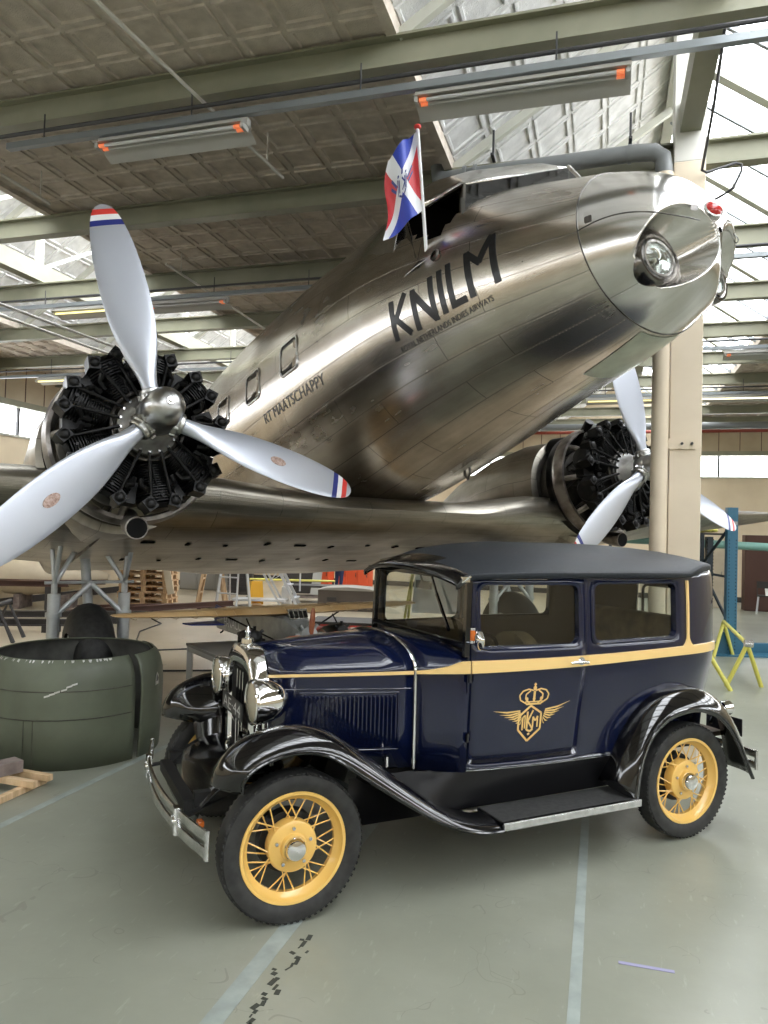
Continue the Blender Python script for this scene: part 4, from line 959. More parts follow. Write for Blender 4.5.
    q = MB(); hx = -1.79; q.cyl(BS(hx, 1.156, .012, sd), BS(hx, 1.156, .022, sd), .024, n=18); q.cyl(BS(hx, 1.156, .02, sd), BS(hx, 1.156, .05, sd), .010, n=10)
    q.tube([BS(hx - .025, 1.153, .052, sd), BS(hx + .02, 1.157, .055, sd), BS(hx + .075, 1.156, .05, sd), BS(hx + .095, 1.152, .044, sd)], [.009, .011, .009, .006], 10); q.build('door_handle', 'chrome', door)
car_left_door = [o for o in C.objects if o.name.startswith('door') and o.parent == car][0]
# roof
RXS = [-.965, -1.0, -1.05, -1.10, -1.2, -1.35, -1.6, -1.9, -2.2, -2.5, -2.75, -2.92, -3.05, -3.10, -3.15, -3.19, -3.22, -3.24]
def rz(x): return interp(x, [-3.30, -3.27, -3.2, -3.05, -2.8, -2.2, -1.6, -1.25, -1.08, -.965], [1.712, 1.718, 1.735, 1.768, 1.80, 1.825, 1.825, 1.79, 1.73, 1.665])
def rze(x): return interp(x, [-3.30, -3.0, -2.86, -2.76, -2.2, -1.6, -1.1, -1.04, -.965], [1.708, 1.706, 1.690, 1.662, 1.668, 1.668, 1.655, 1.645, 1.600])
mb = MB(); rows = []
def roof_half(x): return hw(max(min(x, -1.06) * 1.0, -3.275) if x > -2.76 else x - .03) * fzy(min(1.712, max(1.66, rze(x)))) + .014
for x in RXS:
    h = roof_half(x); row = []
    for j in range(33):
        t_ = -1 + 2 * j / 32; y = h * math.sin(t_ * PI / 2); q_ = abs(y / h)
        z = rze(x) + (rz(x) - rze(x)) * (1 - q_**2.3)
        row.append(Vector((x * (1.0) + (.05 * (1 - q_**2) if x > -1.06 else 0), y, z)))
    row = [row[0] - Vector((0, 0, .018))] + row + [row[-1] - Vector((0, 0, .018))]; rows.append(row)
mb.loft(rows, caps=False, closed_v=False)
for i, f in enumerate(mb.f):
    if sum(mb.v[k].x for k in f) / 4 > -1.055: mb.m[i] = 1
mb.build('roof', ['roof_cloth', 'car_black'], car, smooth=50, solid=(.022, 1))
for sd in (1, -1):      # drip moulding and roof corner welt
    q = MB(); q.tube([BS(x, 1.655, .022, sd) for x in xcols(-1.04, -2.78, 24)], .008, 8); q.build('drip_rail', 'navy', car)
    q = MB(); q.tube([Vector((x, sd * (roof_half(x) + .004), rze(x) - .012)) for x in RXS[2:]], .007, 8); q.build('roof_welt', 'roof_cloth', car)
    q = MB(); q.box((-1.02, sd * .625, 1.638), (.05, .02, .03)); q.tube([(-.975, sd * .60, 1.605), (-1.0, sd * .63, 1.625), (-1.05, sd * .635, 1.655)], .008, 8); q.build('visor_bracket', 'chrome', car)
# rear panel band under the roof and rear window
q = MB(); q.add([(-3.288, -.33, 1.25), (-3.288, .33, 1.25), (-3.288, .33, 1.54), (-3.288, -.33, 1.54)], [(0, 1, 2, 3)]); rw = q.build('rear_window', 'car_glass', car, smooth=0, recalc=False)
q = MB(); q.tube([(-3.298, y, z) for y, z in rrect(-.305, .305, 1.265, 1.525, .05)], .012, 8, closed=True); q.build('window_frame', 'navy', rw)
# hood, cowl
def hsec(x, hwid, zt, zs, zb, n=14, y_in=0):
    """half ring from bottom left over the top to bottom right"""
    pts = [(hwid * .999, zb), (hwid, lerp(zb, zs, .4)), (hwid, zs)]
    for i in range(1, n + 1):
        a = PI / 2 * i / n; pts.append((hwid * math.cos(a) ** .78 if i < n else 0, zs + (zt - zs) * math.sin(a) ** .95))
    L_ = [Vector((x, y, z)) for y, z in pts]; return L_ + [Vector((x, -v.y, v.z)) for v in L_[-2::-1]]
hood_secs = [(.0, .275, 1.222, 1.095, .62), (-.2, .335, 1.236, 1.10, .61), (-.4, .395, 1.250, 1.104, .60), (-.6, .450, 1.262, 1.108, .59), (-.775, .496, 1.272, 1.112, .58)]
mb = MB(); mb.loft([hsec(*s_) for s_ in hood_secs], caps=False, closed_v=False); hood = mb.build('hood', 'navy', car, smooth=55, solid=(.01, -1))
cowl = [(-.79, .500, 1.273, 1.112, .565), (-.86, .528, 1.275, 1.118, .56), (-.93, .560, 1.272, 1.128, .555), (-1.0, .598, 1.262, 1.15, .555), (-1.055, .624, 1.252, 1.175, .555)]
mb = MB(); mb.loft([hsec(*s_) for s_ in cowl], caps=False, closed_v=False); mb.build('cowl', 'navy', car, smooth=55, solid=(.012, -1))
q = MB(); r_ = hsec(-.783, .503, 1.277, 1.114, .575); q.tube(r_, .0095, 8); q.build('hood_band', 'chrome', car)
q = MB(); q.cyl((.0, 0, 1.224), (-.78, 0, 1.276), .006, n=8); q.build('hood_hinge', 'navy', car)
def hood_y(x): return interp(x, [-.775, -.6, -.4, -.2, 0], [.496, .450, .395, .335, .275])
for sd in (1, -1):
    q = MB(); rows = [[Vector((x, sd * (hood_y(x) - .002), z0)), Vector((x, sd * (hood_y(x) + .005), z0 + .002)), Vector((x, sd * (hood_y(x) + .005), z1 - .002)), Vector((x, sd * (hood_y(x) - .006), z1))] for x, z0, z1 in [(lerp(0, -.775, i / 16), lerp(1.083, 1.096, i / 16), lerp(1.100, 1.118, i / 16)) for i in range(17)]]
    q.loft(rows); q.build('hood_stripe', 'cream_stripe', hood, smooth=50)
    q = MB(); rows = [Vector((x, sd * (hood_y(x) + .002), 1.02)) for x in xcols(-.02, -.76, 10)]; q.tube(rows, .003, 6); q.build('hood_hinge', 'navy', hood)
    for k in range(22):
        x = lerp(-.19, -.67, k / 21); y_ = hood_y(x) + .0
        q = MB(); q.add([Vector((x + .008, sd * y_, .985)), Vector((x + .008, sd * y_, .70)), Vector((x - .008, sd * (y_ + .003), .70)), Vector((x - .008, sd * (y_ + .003), .985)),
                         Vector((x - .004, sd * (y_ + .014), .975)), Vector((x - .004, sd * (y_ + .014), .71))], [(0, 1, 5, 4), (4, 5, 2, 3), (0, 4, 3), (1, 2, 5)])
        lv = q.build('louver', 'navy', hood, smooth=0)
    q = MB()
    for zz in (.70, .985): q.tube([Vector((x, sd * (hood_y(x) + .002), zz + (.015 if zz > .9 else -.015))) for x in xcols(-.165, -.695, 8)], .004, 6)
    for xx in (-.165, -.695): q.tube([Vector((xx, sd * (hood_y(xx) + .002), z)) for z in (.685, .85, 1.0)], .004, 6)
    q.build('louver_border', 'navy', hood)
    for xx in (-.20, -.62):
        q = MB(); q.cyl((xx, sd * (hood_y(xx) + .0), .625), (xx, sd * (hood_y(xx) + .04), .625), .008, n=8); q.cyl((xx, sd * (hood_y(xx) + .035), .60), (xx, sd * (hood_y(xx) + .035), .655), .013, n=12); q.build('hood_latch', 'chrome', hood)
# radiator shell
def shell(x, w0, zt, zb, n=20, k=0.0):
    pts = []
    for i in range(n + 1):
        a = PI * i / n; c, s_ = math.cos(a), math.sin(a); pts.append((w0 * (abs(c) ** .62) * (1 if c > 0 else -1), lerp(1.03, zt, abs(s_) ** 1.25)))
    pts = [(w0 * .90, zb), (w0 * .96, .80)] + pts + [(-w0 * .96, .80), (-w0 * .90, zb)]
    return [Vector((x, y, z)) for y, z in pts]
mb = MB(); mb.loft([shell(-.005, .283, 1.228, .56), shell(.05, .290, 1.232, .56), shell(.085, .283, 1.224, .56), shell(.098, .262, 1.196, .565), shell(.092, .222, 1.125, .58), shell(.07, .214, 1.112, .585)], caps=False, closed_v=False)
rs_ = mb.build('radiator_shell', 'chrome', car, smooth=50)
mb = MB(); sh_ = shell(.068, .222, 1.13, .575); mb.add(sh_, [tuple(range(len(sh_)))])
for k in range(28): y = -.21 + .42 * k / 27; mb.box((.071, y, .84), (.004, .004, .50))
mb.build('radiator_core', 'grille', rs_, smooth=0)
q = MB(); q.loft([shell(.094, .10, 1.12, 1.04)[2:-2]] * 1 + [[v + Vector((.0, 0, 0)) for v in shell(.100, .085, 1.105, 1.05)[2:-2]]], caps=False, closed_v=False)
q = MB(); q.lathe([(0, .045), (.015, .045), (.02, .036), (.045, .034), (.05, .015), (.075, .012), (.085, .017), (.10, .012), (.115, .004)], (.045, 0, 1.215), (0, 0, 1), 24); q.build('radiator_cap', 'chrome', rs_)
for y_ in (-.06, .06, .0): q = MB(); q.cyl((.10, y_, .56), (.10, y_, 1.02), .004, n=6) if False else q.cyl((.082, y_, .58), (.082, y_, 1.08), .0035, n=6); q.build('grille_bar', 'chrome', rs_)
# windshield
wl, wr = Vector((-1.048, .612, 1.235)), Vector((-1.048, -.612, 1.235))
q = MB()
for sd in (1, -1): q.bar((-1.045, sd * .608, 1.20), (-1.06, sd * .600, 1.66), .035, .035, up=(1, 0, 0))
q.bar((-1.045, .60, 1.262), (-1.045, -.60, 1.262), .03, .03); q.bar((-1.058, .60, 1.645), (-1.058, -.60, 1.645), .03, .04)
wf = q.build('windshield_frame', 'car_black', car, smooth=0, bevel=.004)
q = MB(); q.add([(-1.046, .595, 1.27), (-1.046, -.595, 1.27), (-1.058, -.59, 1.64), (-1.058, .59, 1.64)], [(0, 1, 2, 3)]); q.build('pane', 'car_glass', wf, smooth=0, recalc=False)
q = MB(); q.bar((-1.03, .22, 1.64), (-1.022, .37, 1.43), .010, .012); q.bar((-1.024, .30, 1.53), (-1.020, .46, 1.33), .014, .016); q.build('wiper', 'car_black', wf, smooth=0)
q = MB(); q.box((-1.10, 0, 1.56), (.015, .18, .05)); q.cyl((-1.09, 0, 1.58), (-1.07, 0, 1.64), .006, n=6); q.build('inside_mirror', 'car_black', wf)
# wheels
def wheel(X, Y, sd, steer=0):
    M_ = Matrix.Translation((X, Y * sd, .362)) @ Matrix.Rotation(steer, 4, 'Z') @ (Matrix.Identity(4) if sd > 0 else Matrix.Rotation(PI, 4, 'Z'))
    q = MB(); pr = [(-.045, .262)]
    for i in range(25):
        a = PI * (i / 24) ; pr.append((-.062 * math.cos(a), .300 + .062 * math.sin(a) ** .75 if i not in (0, 24) else .300))
    pr += [(.045, .262)]; pr = [(-.045, .258), (-.060, .285), (-.066, .315), (-.060, .345), (-.045, .356), (-.02, .361), (0, .362), (.02, .361), (.045, .356), (.060, .345), (.066, .315), (.060, .285), (.045, .258)]
    q.lathe(pr, (0, 0, 0), (0, 1, 0), 72)
    for k in range(72):
        a = 2 * PI * k / 72
        for s2 in (-1, 1): q.box((.3525 * math.cos(a + s2 * .01), s2 * .049, .3525 * math.sin(a + s2 * .01)), (.006, .020, .014), Matrix.Rotation(-a, 3, 'Y'))
    ty = q.build('tyre', 'tyre', car, smooth=35); ty.name = 'wheel'; ty.matrix_local = M_
    q = MB(); q.lathe([(.048, .270), (.056, .266), (.054, .252), (.040, .246), (.028, .238), (.012, .222), (-.012, .222), (-.028, .238), (-.045, .250), (-.050, .268)], (0, 0, 0), (0, 1, 0), 64); q.build('rim', 'wheel_yellow', ty, smooth=35)
    q = MB(); q.lathe([(-.03, .122), (.018, .126), (.032, .121), (.037, .110), (.040, .068), (.058, .062), (.060, .045)], (0, 0, 0), (0, 1, 0), 48); hb = q.build('hub', 'wheel_yellow', ty, smooth=35)
    q = MB(); q.lathe([(.052, .056), (.078, .054), (.092, .045), (.099, .022), (.100, .001)], (0, 0, 0), (0, 1, 0), 36); q.build('hub_cap', 'chrome', ty, smooth=40)
    for k in range(5):
        a = 2 * PI * k / 5 + .3; q = MB(); q.cyl((.090 * math.cos(a), .034, .090 * math.sin(a)), (.090 * math.cos(a), .048, .090 * math.sin(a)), .009, n=6); q.build('lug_nut', 'chrome_dull', ty)
    q = MB(); q.lathe([(-.04, .001), (-.04, .15), (-.09, .155), (-.11, .14)], (0, 0, 0), (0, 1, 0), 40); q.build('brake_drum', 'chassis', ty, smooth=35)
    for k in range(30):
        a = 2 * PI * k / 30; outer = k % 2; lean = (.20 if (k // 2) % 2 else -.20)
        p0 = (.118 * math.cos(a + lean * 1.6), .026 if outer else -.020, .118 * math.sin(a + lean * 1.6)); p1 = (.232 * math.cos(a), .006, .232 * math.sin(a))
        q = MB(); q.cyl(p0, p1, .0038, n=6, caps=False); q.build('spoke', 'wheel_yellow', ty)
    return ty
wheel(0, .715, 1, 0); wheel(0, .715, -1, 0); wheel(-2.63, .715, 1); wheel(-2.63, .715, -1)
# fenders
FP = [(.398, .690), (.386, .750), (.350, .808), (.29, .862), (.20, .905), (.08, .932), (-.05, .930), (-.18, .890), (-.32, .800), (-.46, .695), (-.60, .590), (-.75, .485), (-.90, .400), (-1.05, .350), (-1.17, .335)]
def sect(p, t, sd, prof_):
    nx, nz_2 = -t[1], t[0]
    if nz_2 < 0: nx, nz_2 = -nx, -nz_2
    return [Vector((p[0] + nx * h, sd * y, p[1] + nz_2 * h)) for y, h in prof_]
for sd in (1, -1):
    # resample path
    pts = []
    for i in range(len(FP) - 1):
        for k in range(3):
            t_ = k / 3; p0, p1, p2, p3 = FP[max(i - 1, 0)], FP[i], FP[i + 1], FP[min(i + 2, len(FP) - 1)]
            pts.append(tuple(.5 * ((2 * p1[d]) + (-p0[d] + p2[d]) * t_ + (2 * p0[d] - 5 * p1[d] + 4 * p2[d] - p3[d]) * t_**2 + (-p0[d] + 3 * p1[d] - 3 * p2[d] + p3[d]) * t_**3) for d in (0, 1)))
    pts.append(FP[-1]); mb = MB(); rows = []
    n_ = len(pts)
    for i, p in enumerate(pts):
        a, b = pts[max(i - 1, 0)], pts[min(i + 1, n_ - 1)]; t = (b[0] - a[0], b[1] - a[1]); k = math.hypot(*t); t = (-t[0] / k, -t[1] / k) if t[0] > 0 else (t[0] / k, t[1] / k)
        f = i / (n_ - 1); tail = max(0, (f - .60) / .40); nose = max(0, 1 - f / .16)
        inn = lerp(lerp(.50, .40, min(1, f * 3)), .60, tail)
        prf = [(inn, lerp(-.20, -.02, tail) + nose * .06), (lerp(inn, .62, .45), lerp(-.075, -.006, tail)), (.62, -.018 * (1 - tail)), (.68, 0), (.74, .002), (.79, -.010), (.83, -.034), (.852, -.066), (.858, -.092), (.848, -.100)]
        prf = [(y, h * lerp(1, .35, tail) if y > .75 else h) for y, h in prf]
        prf = [(lerp(y, .68, .22 * nose), h - .03 * nose * abs(y - .68) / .18) for y, h in prf]
        rows.append(sect(p, (abs(t[0]), t[1] if t[0] > 0 else -t[1]) if False else ((-t[0], -t[1])), sd, prf))
    mb.loft(rows, caps=False, closed_v=False); fd = mb.build('front_fender', 'car_black', car, smooth=60, solid=(.006, -1))
    q = MB(); q.tube([r[-2] for r in rows], .009, 8); q.build('fender_bead', 'car_black', fd)
    # inner splash panel between fender and frame
    q = MB(); q.loft([[r[0] for r in rows[:30]], [Vector((r[0].x, sd * .36, min(r[0].z - .08, .56))) for r in rows[:30]]], caps=False, closed_v=False); q.build('inner_apron', 'car_black', fd, smooth=60)
    # rear fender: arc section lofted from body side to outer lip
    rows = []; N_ = 30
    xi = [-2.02, -2.09, -2.20, -2.34, -2.50, -2.68, -2.86, -3.00, -3.10, -3.15, -3.18]; zi = [.40, .585, .76, .88, .935, .945, .90, .80, .66, .50, .36]
    xo = [-2.11, -2.135, -2.19, -2.29, -2.42, -2.60, -2.78, -2.92, -3.02, -3.09, -3.14]; zo = [.34, .49, .64, .755, .82, .842, .80, .70, .56, .43, .34]
    for i in range(N_ + 1):
        s_ = i / N_ * 10; ks = list(range(11)); a = (interp(s_, ks, xi), interp(s_, ks, zi)); b = (interp(s_, ks, xo), interp(s_, ks, zo))
        row = []
        for k, (y, bl, out) in enumerate(((.60, 0, .0), (.655, .0, .0), (.70, .12, .012), (.745, .32, .024), (.79, .58, .024), (.825, .82, .014), (.845, 1.0, .0), (.848, 1.12, -.012))):
            x, z = lerp(a[0], b[0], bl), lerp(a[1], b[1], bl); dx, dz = x + 2.62, z - .36; kk = math.hypot(dx, dz); row.append(Vector((x + dx / kk * out, sd * y, z + dz / kk * out)))
        rows.append(row)
    mb = MB(); mb.loft(rows, caps=False, closed_v=False); fd = mb.build('rear_fender', 'car_black', car, smooth=60, solid=(.006, -1))
    q = MB(); q.tube([r[-2] for r in rows], .009, 8); q.build('fender_bead', 'car_black', fd)
    # running board
    q = MB(); q.box((-1.645, sd * .728, .325), (.99, .262, .024)); rb = q.build('running_board', 'car_black', car, smooth=0, bevel=.004)
    q = MB(); q.box((-1.645, sd * .722, .3405), (.975, .235, .007)); q.build('rubber_tread', 'mat_rubber', rb, smooth=0)
    q = MB(); q.box((-1.645, sd * .862, .322), (.985, .010, .036)); q.box((-1.645, sd * .852, .342), (.985, .024, .006)); q.build('edge_trim', 'chrome_dull', rb, smooth=0)
    # headlamp
    hc = Vector((.075, sd * .385, .985)); q = MB(); q.lathe([(.045, .114), (.035, .118), (.0, .116), (-.05, .106), (-.10, .084), (-.135, .052), (-.152, .022), (-.155, .001)], hc, (1, 0, 0), 40); hl = q.build('headlamp', 'chrome', car, smooth=45)
    q = MB(); q.lathe([(.030, .116), (.050, .118), (.056, .110), (.050, .103)], hc, (1, 0, 0), 40); q.build('bezel', 'chrome', hl)
    q = MB(); q.lathe([(.048, .105), (.058, .078), (.064, .04), (.066, .001)], hc, (1, 0, 0), 40); q.build('lens', 'lamp_glass', hl)
    q = MB(); q.cyl(hc + Vector((-.03, 0, -.09)), hc + Vector((-.03, 0, -.15)), .018, n=12); q.tube([hc + Vector((-.03, 0, -.13)), hc + Vector((-.05, -sd * .03, -.22)), hc + Vector((-.06, sd * .04, -.33))], .014, 8); q.build('headlamp_post', 'chrome', hl)
    # bumper clamp and lamps
    q = MB(); q.cyl((-3.12, sd * .60, .745), (-3.19, sd * .60, .745), .045, .05, n=24); tl = q.build('tail_lamp', 'chrome', car, smooth=45); q = MB(); q.lathe([(0, .044), (.012, .03), (.016, .001)], (-3.19, sd * .60, .745), (-1, 0, 0), 20); q.build('lens', 'red_lens', tl)
    q = MB(); q.tube([(-3.13, sd * .60, .745), (-3.05, sd * .60, .70), (-3.0, sd * .62, .66)], .012, 8); q.build('lamp_arm', 'car_black', tl)
# head lamp cross bar, horn, plate
mb = MB(); mb.loft([[Vector((x - .04 * (abs(y) / .42)**2, y, z)) for x, z in ((.09, .625), (.16, .625), (.25, .60), (.34, .555), (.41, .49), (.44, .42))] for y in [-.42 + .84 * i / 12 for i in range(13)]], caps=False, closed_v=False); mb.build('front_valance', 'car_black', car, smooth=60, solid=(.006, 0))
q = MB(); q.tube([(.06, y, .80 - .04 * (1 - (y / .4)**2)) for y in [-.40 + .8 * i / 16 for i in range(17)]], .014, 10); bar_ = q.build('lamp_cross_bar', 'chrome', car)
q = MB(); q.box((.155, .12, .915), (.006, .42, .095)); npl = q.build('number_plate', 'plate_black', car, bevel=.003)
vs, fs = text_polys('AE·44', .36, .065); q = MB(); q.add([Vector((.1595, -.06 + x, .883 + y)) for x, y in vs], fs); q.build('plate_characters', 'white', npl, smooth=0, recalc=False)
q = MB(); q.cyl((.08, .12, .80), (.152, .12, .90), .006, n=6); q.build('plate_bracket', 'chassis', npl)
q = MB(); q.lathe([(0, .055), (-.02, .045), (-.06, .02), (-.12, .014), (-.13, .04), (-.18, .045), (-.19, .001)], (.13, .22, .74), (1, 0, 0), 24); q.build('horn', 'car_black', car, smooth=40)
# bumpers: two spring bars with clamps
def bumper(x0, bow, z, name, sgn, half=.80):
    rt = None
    for zz in (z + .038, z - .038):
        q = MB(); rows = []
        for i in range(33):
            y = lerp(-half, half, i / 32); x = x0 - sgn * bow * (abs(y) / half)**2.2
            rows.append([Vector((x + a, y, zz + b)) for a, b in ((-.006, -.024), (.004, -.024), (.009, 0), (.004, .024), (-.006, .024))])
        q.loft(rows); b = q.build(name if rt is None else 'lower_bar', 'chrome_dull', car if rt is None else rt, smooth=30); rt = rt or b
    for y in (-.45, .45):
        x = x0 - sgn * bow * (abs(y) / half)**2.2
        q = MB(); q.cyl((x + sgn * .008, y, z), (x + sgn * .024, y, z), .030, .024, n=18, ); q.box((x, y, z), (.03, .05, .13)); q.build('bumper_clamp', 'chrome', rt, smooth=40)
        q = MB(); q.bar((x, y, z), (x - sgn * .30, y * .8, z + .06), .04, .012); q.build('bumper_iron', 'chassis', rt)
    for y in (-half, half):
        x = x0 - sgn * bow; q = MB(); q.cyl((x, y, z - .068), (x, y, z + .068), .012, n=12); q.build('end_bolt', 'chrome_dull', rt)
    return rt
bumper(.53, .10, .455, 'front_bumper', 1); bumper(-3.50, .04, .36, 'rear_bumper', -1, .62)
q = MB(); q.box((.40, .52, .45), (.03, .05, .03)); q.build('indicator_lamp', 'orange', car, bevel=.004)
q = MB(); q.box((-3.30, .48, .60), (.006, .30, .12)); q.build('rear_plate', 'plate_black', car, bevel=.003)
# chassis
q = MB()
for sd in (1, -1): q.bar((.40, sd * .36, .50), (-3.15, sd * .40, .50), .05, .10)
q.bar((.42, -.36, .48), (.42, .36, .48), .06, .06); q.bar((.0, -.66, .34), (.0, .66, .34), .045, .05); q.bar((-2.63, -.66, .36), (-2.63, .66, .36), .07, .07); q.sphere((-2.63, 0, .36), .15); q.box((-.5, 0, .52), (.7, .34, .22))
q.build('chassis_frame', 'chassis', car, smooth=30)
q = MB(); q.box((-2.15, 0, .575), (2.0, 1.20, .03)); q.box((-.82, 0, .86), (.02, .86, .50)); q.box((-1.02, 0, 1.14), (.06, .96, .12)); q.build('cabin_floor', 'car_inner', car, smooth=0)
# interior
for y_, x_ in ((.33, -1.52), (-.33, -1.52)):
    q = MB(); q.box((x_ + .20, y_, .80), (.46, .50, .16)); st = q.build('front_seat', 'seat', car, bevel=.05)
    q = MB(); rows = []
    for i in range(13):
        a = PI * i / 12; rows.append([Vector((x_ - .02 - d, y_ + .26 * math.cos(a), .86 + (.43 * math.sin(a) ** .6))) for d in (0, .05, .10)])
    q.loft(rows, caps=False, closed_v=False); k0 = len(q.v); q.add([r[0] for r in rows], [tuple(range(13))]); q.add([r[2] for r in rows], [tuple(range(13))]); q.build('backrest', 'seat', st, bevel=.02)
q = MB(); q.box((-2.62, 0, .80), (.5, 1.12, .2)); st = q.build('rear_seat', 'seat', car, bevel=.06)
q = MB(); q.box((-2.93, 0, 1.10), (.16, 1.10, .52), Matrix.Rotation(.16, 3, 'Y')); q.build('backrest', 'seat', st, bevel=.06)
q = MB(); q.tube([(-1.33 + .07 * math.sin(2 * PI * k / 32) * -1, .30 + .19 * math.cos(2 * PI * k / 32), 1.10 + .17 * math.sin(2 * PI * k / 32)) for k in range(32)], .012, 8, closed=True); q.cyl((-1.33, .30, 1.10), (-1.05, .30, .92), .018, n=10)
for k in range(4): a = PI / 4 + k * PI / 2; q.cyl((-1.33, .30, 1.10), (-1.33 - .07 * math.sin(a), .30 + .19 * math.cos(a), 1.10 + .17 * math.sin(a)), .007, n=6)
q.build('steering_wheel', 'car_black', car)
# mirror and side lamp at the left windshield post
q = MB(); q.tube([(-1.04, .63, 1.285), (-1.05, .70, 1.29), (-1.055, .735, 1.30)], .008, 8); mr = q.build('wing_mirror', 'chrome', car)
q = MB(); q.lathe([(0, .001), (.005, .03), (.018, .052), (.024, .055), (.028, .052)], (-1.02, .745, 1.315), (-1, .1, 0), 28); q.build('mirror_head', 'chrome', mr, smooth=45)
q = MB(); q.cyl((-1.045, .675, 1.30), (-1.045, .675, 1.36), .014, n=14); q.build('side_lamp', 'orange', mr)
for z0, z1, r0 in ((1.288, 1.302, .017), (1.36, 1.372, .016)): q = MB(); q.cyl((-1.045, .675, z0), (-1.045, .675, z1), r0, n=14); q.build('lamp_cap', 'chrome', mr)
# winged crown emblem on the left door
EX, EZ, ES = -1.462, .822, .00092     # centre, metres per crop pixel
def em(polys, base=.0052, th=.0072):
    mb = MB()
    for p in polys: mb.prism([((x - 388) * ES, (300 - y) * ES) for x, y in p], base, th, lambda x, y, z: BS(EX - x, EZ + y, z))
    return mb
def est(pts, w_): return [stroke(pts[i], pts[i + 1], w_) for i in range(len(pts) - 1)]
hexo = [(388, 203), (470, 252), (470, 352), (378, 425), (305, 352), (305, 268)]
pol = []
for i in range(6): pol += [stroke(hexo[i], hexo[(i + 1) % 6], 13)]
pol += est([(335, 275), (335, 355)], 11) + est([(335, 275), (352, 262), (352, 345)], 9) + est([(368, 240), (368, 355), (395, 365), (415, 350)], 13) + est([(408, 232), (374, 300)], 11) + est([(374, 300), (408, 345)], 11)
pol += est([(412, 345), (412, 275), (430, 300), (446, 272), (446, 340)], 10) + est([(378, 385), (392, 378)], 12)
for sx in (-1, 1):
    cx = lambda x: 405 + sx * x
    n_f = 7
    for k in range(n_f):
        t_ = k / (n_f - 1); x0, y0 = cx(78 + 16 * (1 - t_)), 232 + 22 * t_ + 35 * t_; x1, y1 = cx(lerp(285, 95, t_ ** .8)), lerp(190 if sx > 0 else 226, 322, t_ ** .75)
        xm, ym = (x0 + x1) / 2, (y0 + y1) / 2 + 10; w_ = 6
        pol.append([(x0, y0 - w_ * .7), (xm, ym - w_), (x1, y1), (xm, ym + w_ * .8), (x0, y0 + w_ * .7)])
    # crown arches and pearls
    pol += est([(cx(50), 192), (cx(100), 165), (cx(108), 135), (cx(85), 108), (cx(45), 98), (cx(6), 108)], 9)
    pol += est([(cx(28), 190), (cx(62), 160), (cx(62), 130), (cx(30), 108)], 9)
pol += est([(350, 192), (460, 192)], 12) + est([(340, 178), (470, 178)], 7) + est([(405, 110), (405, 175)], 15) + [[(405 + 13 * math.cos(a), 92 + 13 * math.sin(a)) for a in [i * PI / 5 for i in range(10)]]] + est([(405, 60), (405, 82)], 9) + est([(396, 70), (414, 70)], 7)
pol += [[(x + 10 * math.cos(a), 160 + 12 * math.sin(a)) for a in [i * PI / 4 for i in range(8)]] for x in (352, 405, 458)]
em(pol).build('winged_emblem', 'gold', car_left_door, smooth=0)

# ------------------------------------------------------------------ things standing about the hall
def thing(name, loc, rz_, label, cat, group=None): return empty(name, Matrix.Translation(loc) @ Matrix.Rotation(rz_, 4, 'Z'), label, cat, group)
# green engine cowl ring
ec = thing('engine_cowl', (-2.60, 6.36, 0), 0, 'dented olive green engine cowl ring standing on the floor', 'cowling')
PR = [(.0, .690), (.30, .700), (.52, .700), (.66, .690), (.745, .668), (.80, .640), (.83, .610), (.828, .600)]
q = MB(); q.lathe(PR, (0, 0, 0), (0, 0, 1), 72, ang=(math.radians(35), math.radians(333)), side=(1, 0, 0)); q.build('shell', ['green_cowl', 'primer_inside'], ec, smooth=50, recalc=True, solid=(.014, -1, 1))
q = MB(); q.lathe([(z, r + .012 + .02 * z) for z, r in PR], (.0, .0, .0), (0, 0, 1), 30, ang=(math.radians(-23), math.radians(50)), side=(1, 0, 0)); q.build('torn_flap', ['green_cowl', 'primer_inside'], ec, smooth=50, solid=(.014, -1, 1))
for zz, rr_ in ((.385, .7025), (.60, .6975)):
    q = MB(); q.tube([(rr_ * math.cos(a), rr_ * math.sin(a), zz) for a in [math.radians(lerp(40, 330, i / 70)) for i in range(71)]], .0035, 6); q.build('seam', 'nacelle_dark', ec)
for deg in (262, 268): q = MB(); a = math.radians(deg); q.cyl((.7015 * math.cos(a), .7015 * math.sin(a), .0), (.7025 * math.cos(a), .7025 * math.sin(a), .385), .002, n=6); q.build('seam', 'nacelle_dark', ec)
q = MB(); mbp = []
for a_, z_ in ((292, .655), (289, .640), (286, .615), (282, .60), (279, .585), (276, .57)):
    a = math.radians(a_); q.add([Vector((.702 * math.cos(a + d), .702 * math.sin(a + d), z_ + e)) for d, e in ((-.03, -.012), (.03, .0), (.032, .014), (-.028, .002))], [(0, 1, 2, 3)])
q.build('scratch', 'chip', ec, smooth=0)['kind'] = 'stuff'
q = MB()
for k in range(26):
    a = math.radians(random.uniform(228, 318)); d = random.uniform(.005, .02); q.add([Vector(((r_ + .002) * math.cos(a + e), (r_ + .002) * math.sin(a + e), z_)) for r_, e, z_ in ((.615, -d, .826), (.615, d, .826), (.632, d * .7, .812 + random.uniform(-.01, .01)), (.632, -d * .6, .81))], [(0, 1, 2, 3)])
q.build('chipped_paint', 'chip', ec, smooth=0)['kind'] = 'stuff'
q = MB(); a = math.radians(-6); c_ = Vector((.726 * math.cos(a), .726 * math.sin(a), .60)); tx = Vector((-math.sin(a), math.cos(a), 0))
q.add([c_ + tx * x + Vector((0, 0, z)) for x, z in ((-.03, -.05), (.03, -.045), (.028, .03), (.0, .06), (-.026, .02))], [(0, 1, 2, 3, 4)]); q.build('decal', 'chip', ec, smooth=0)
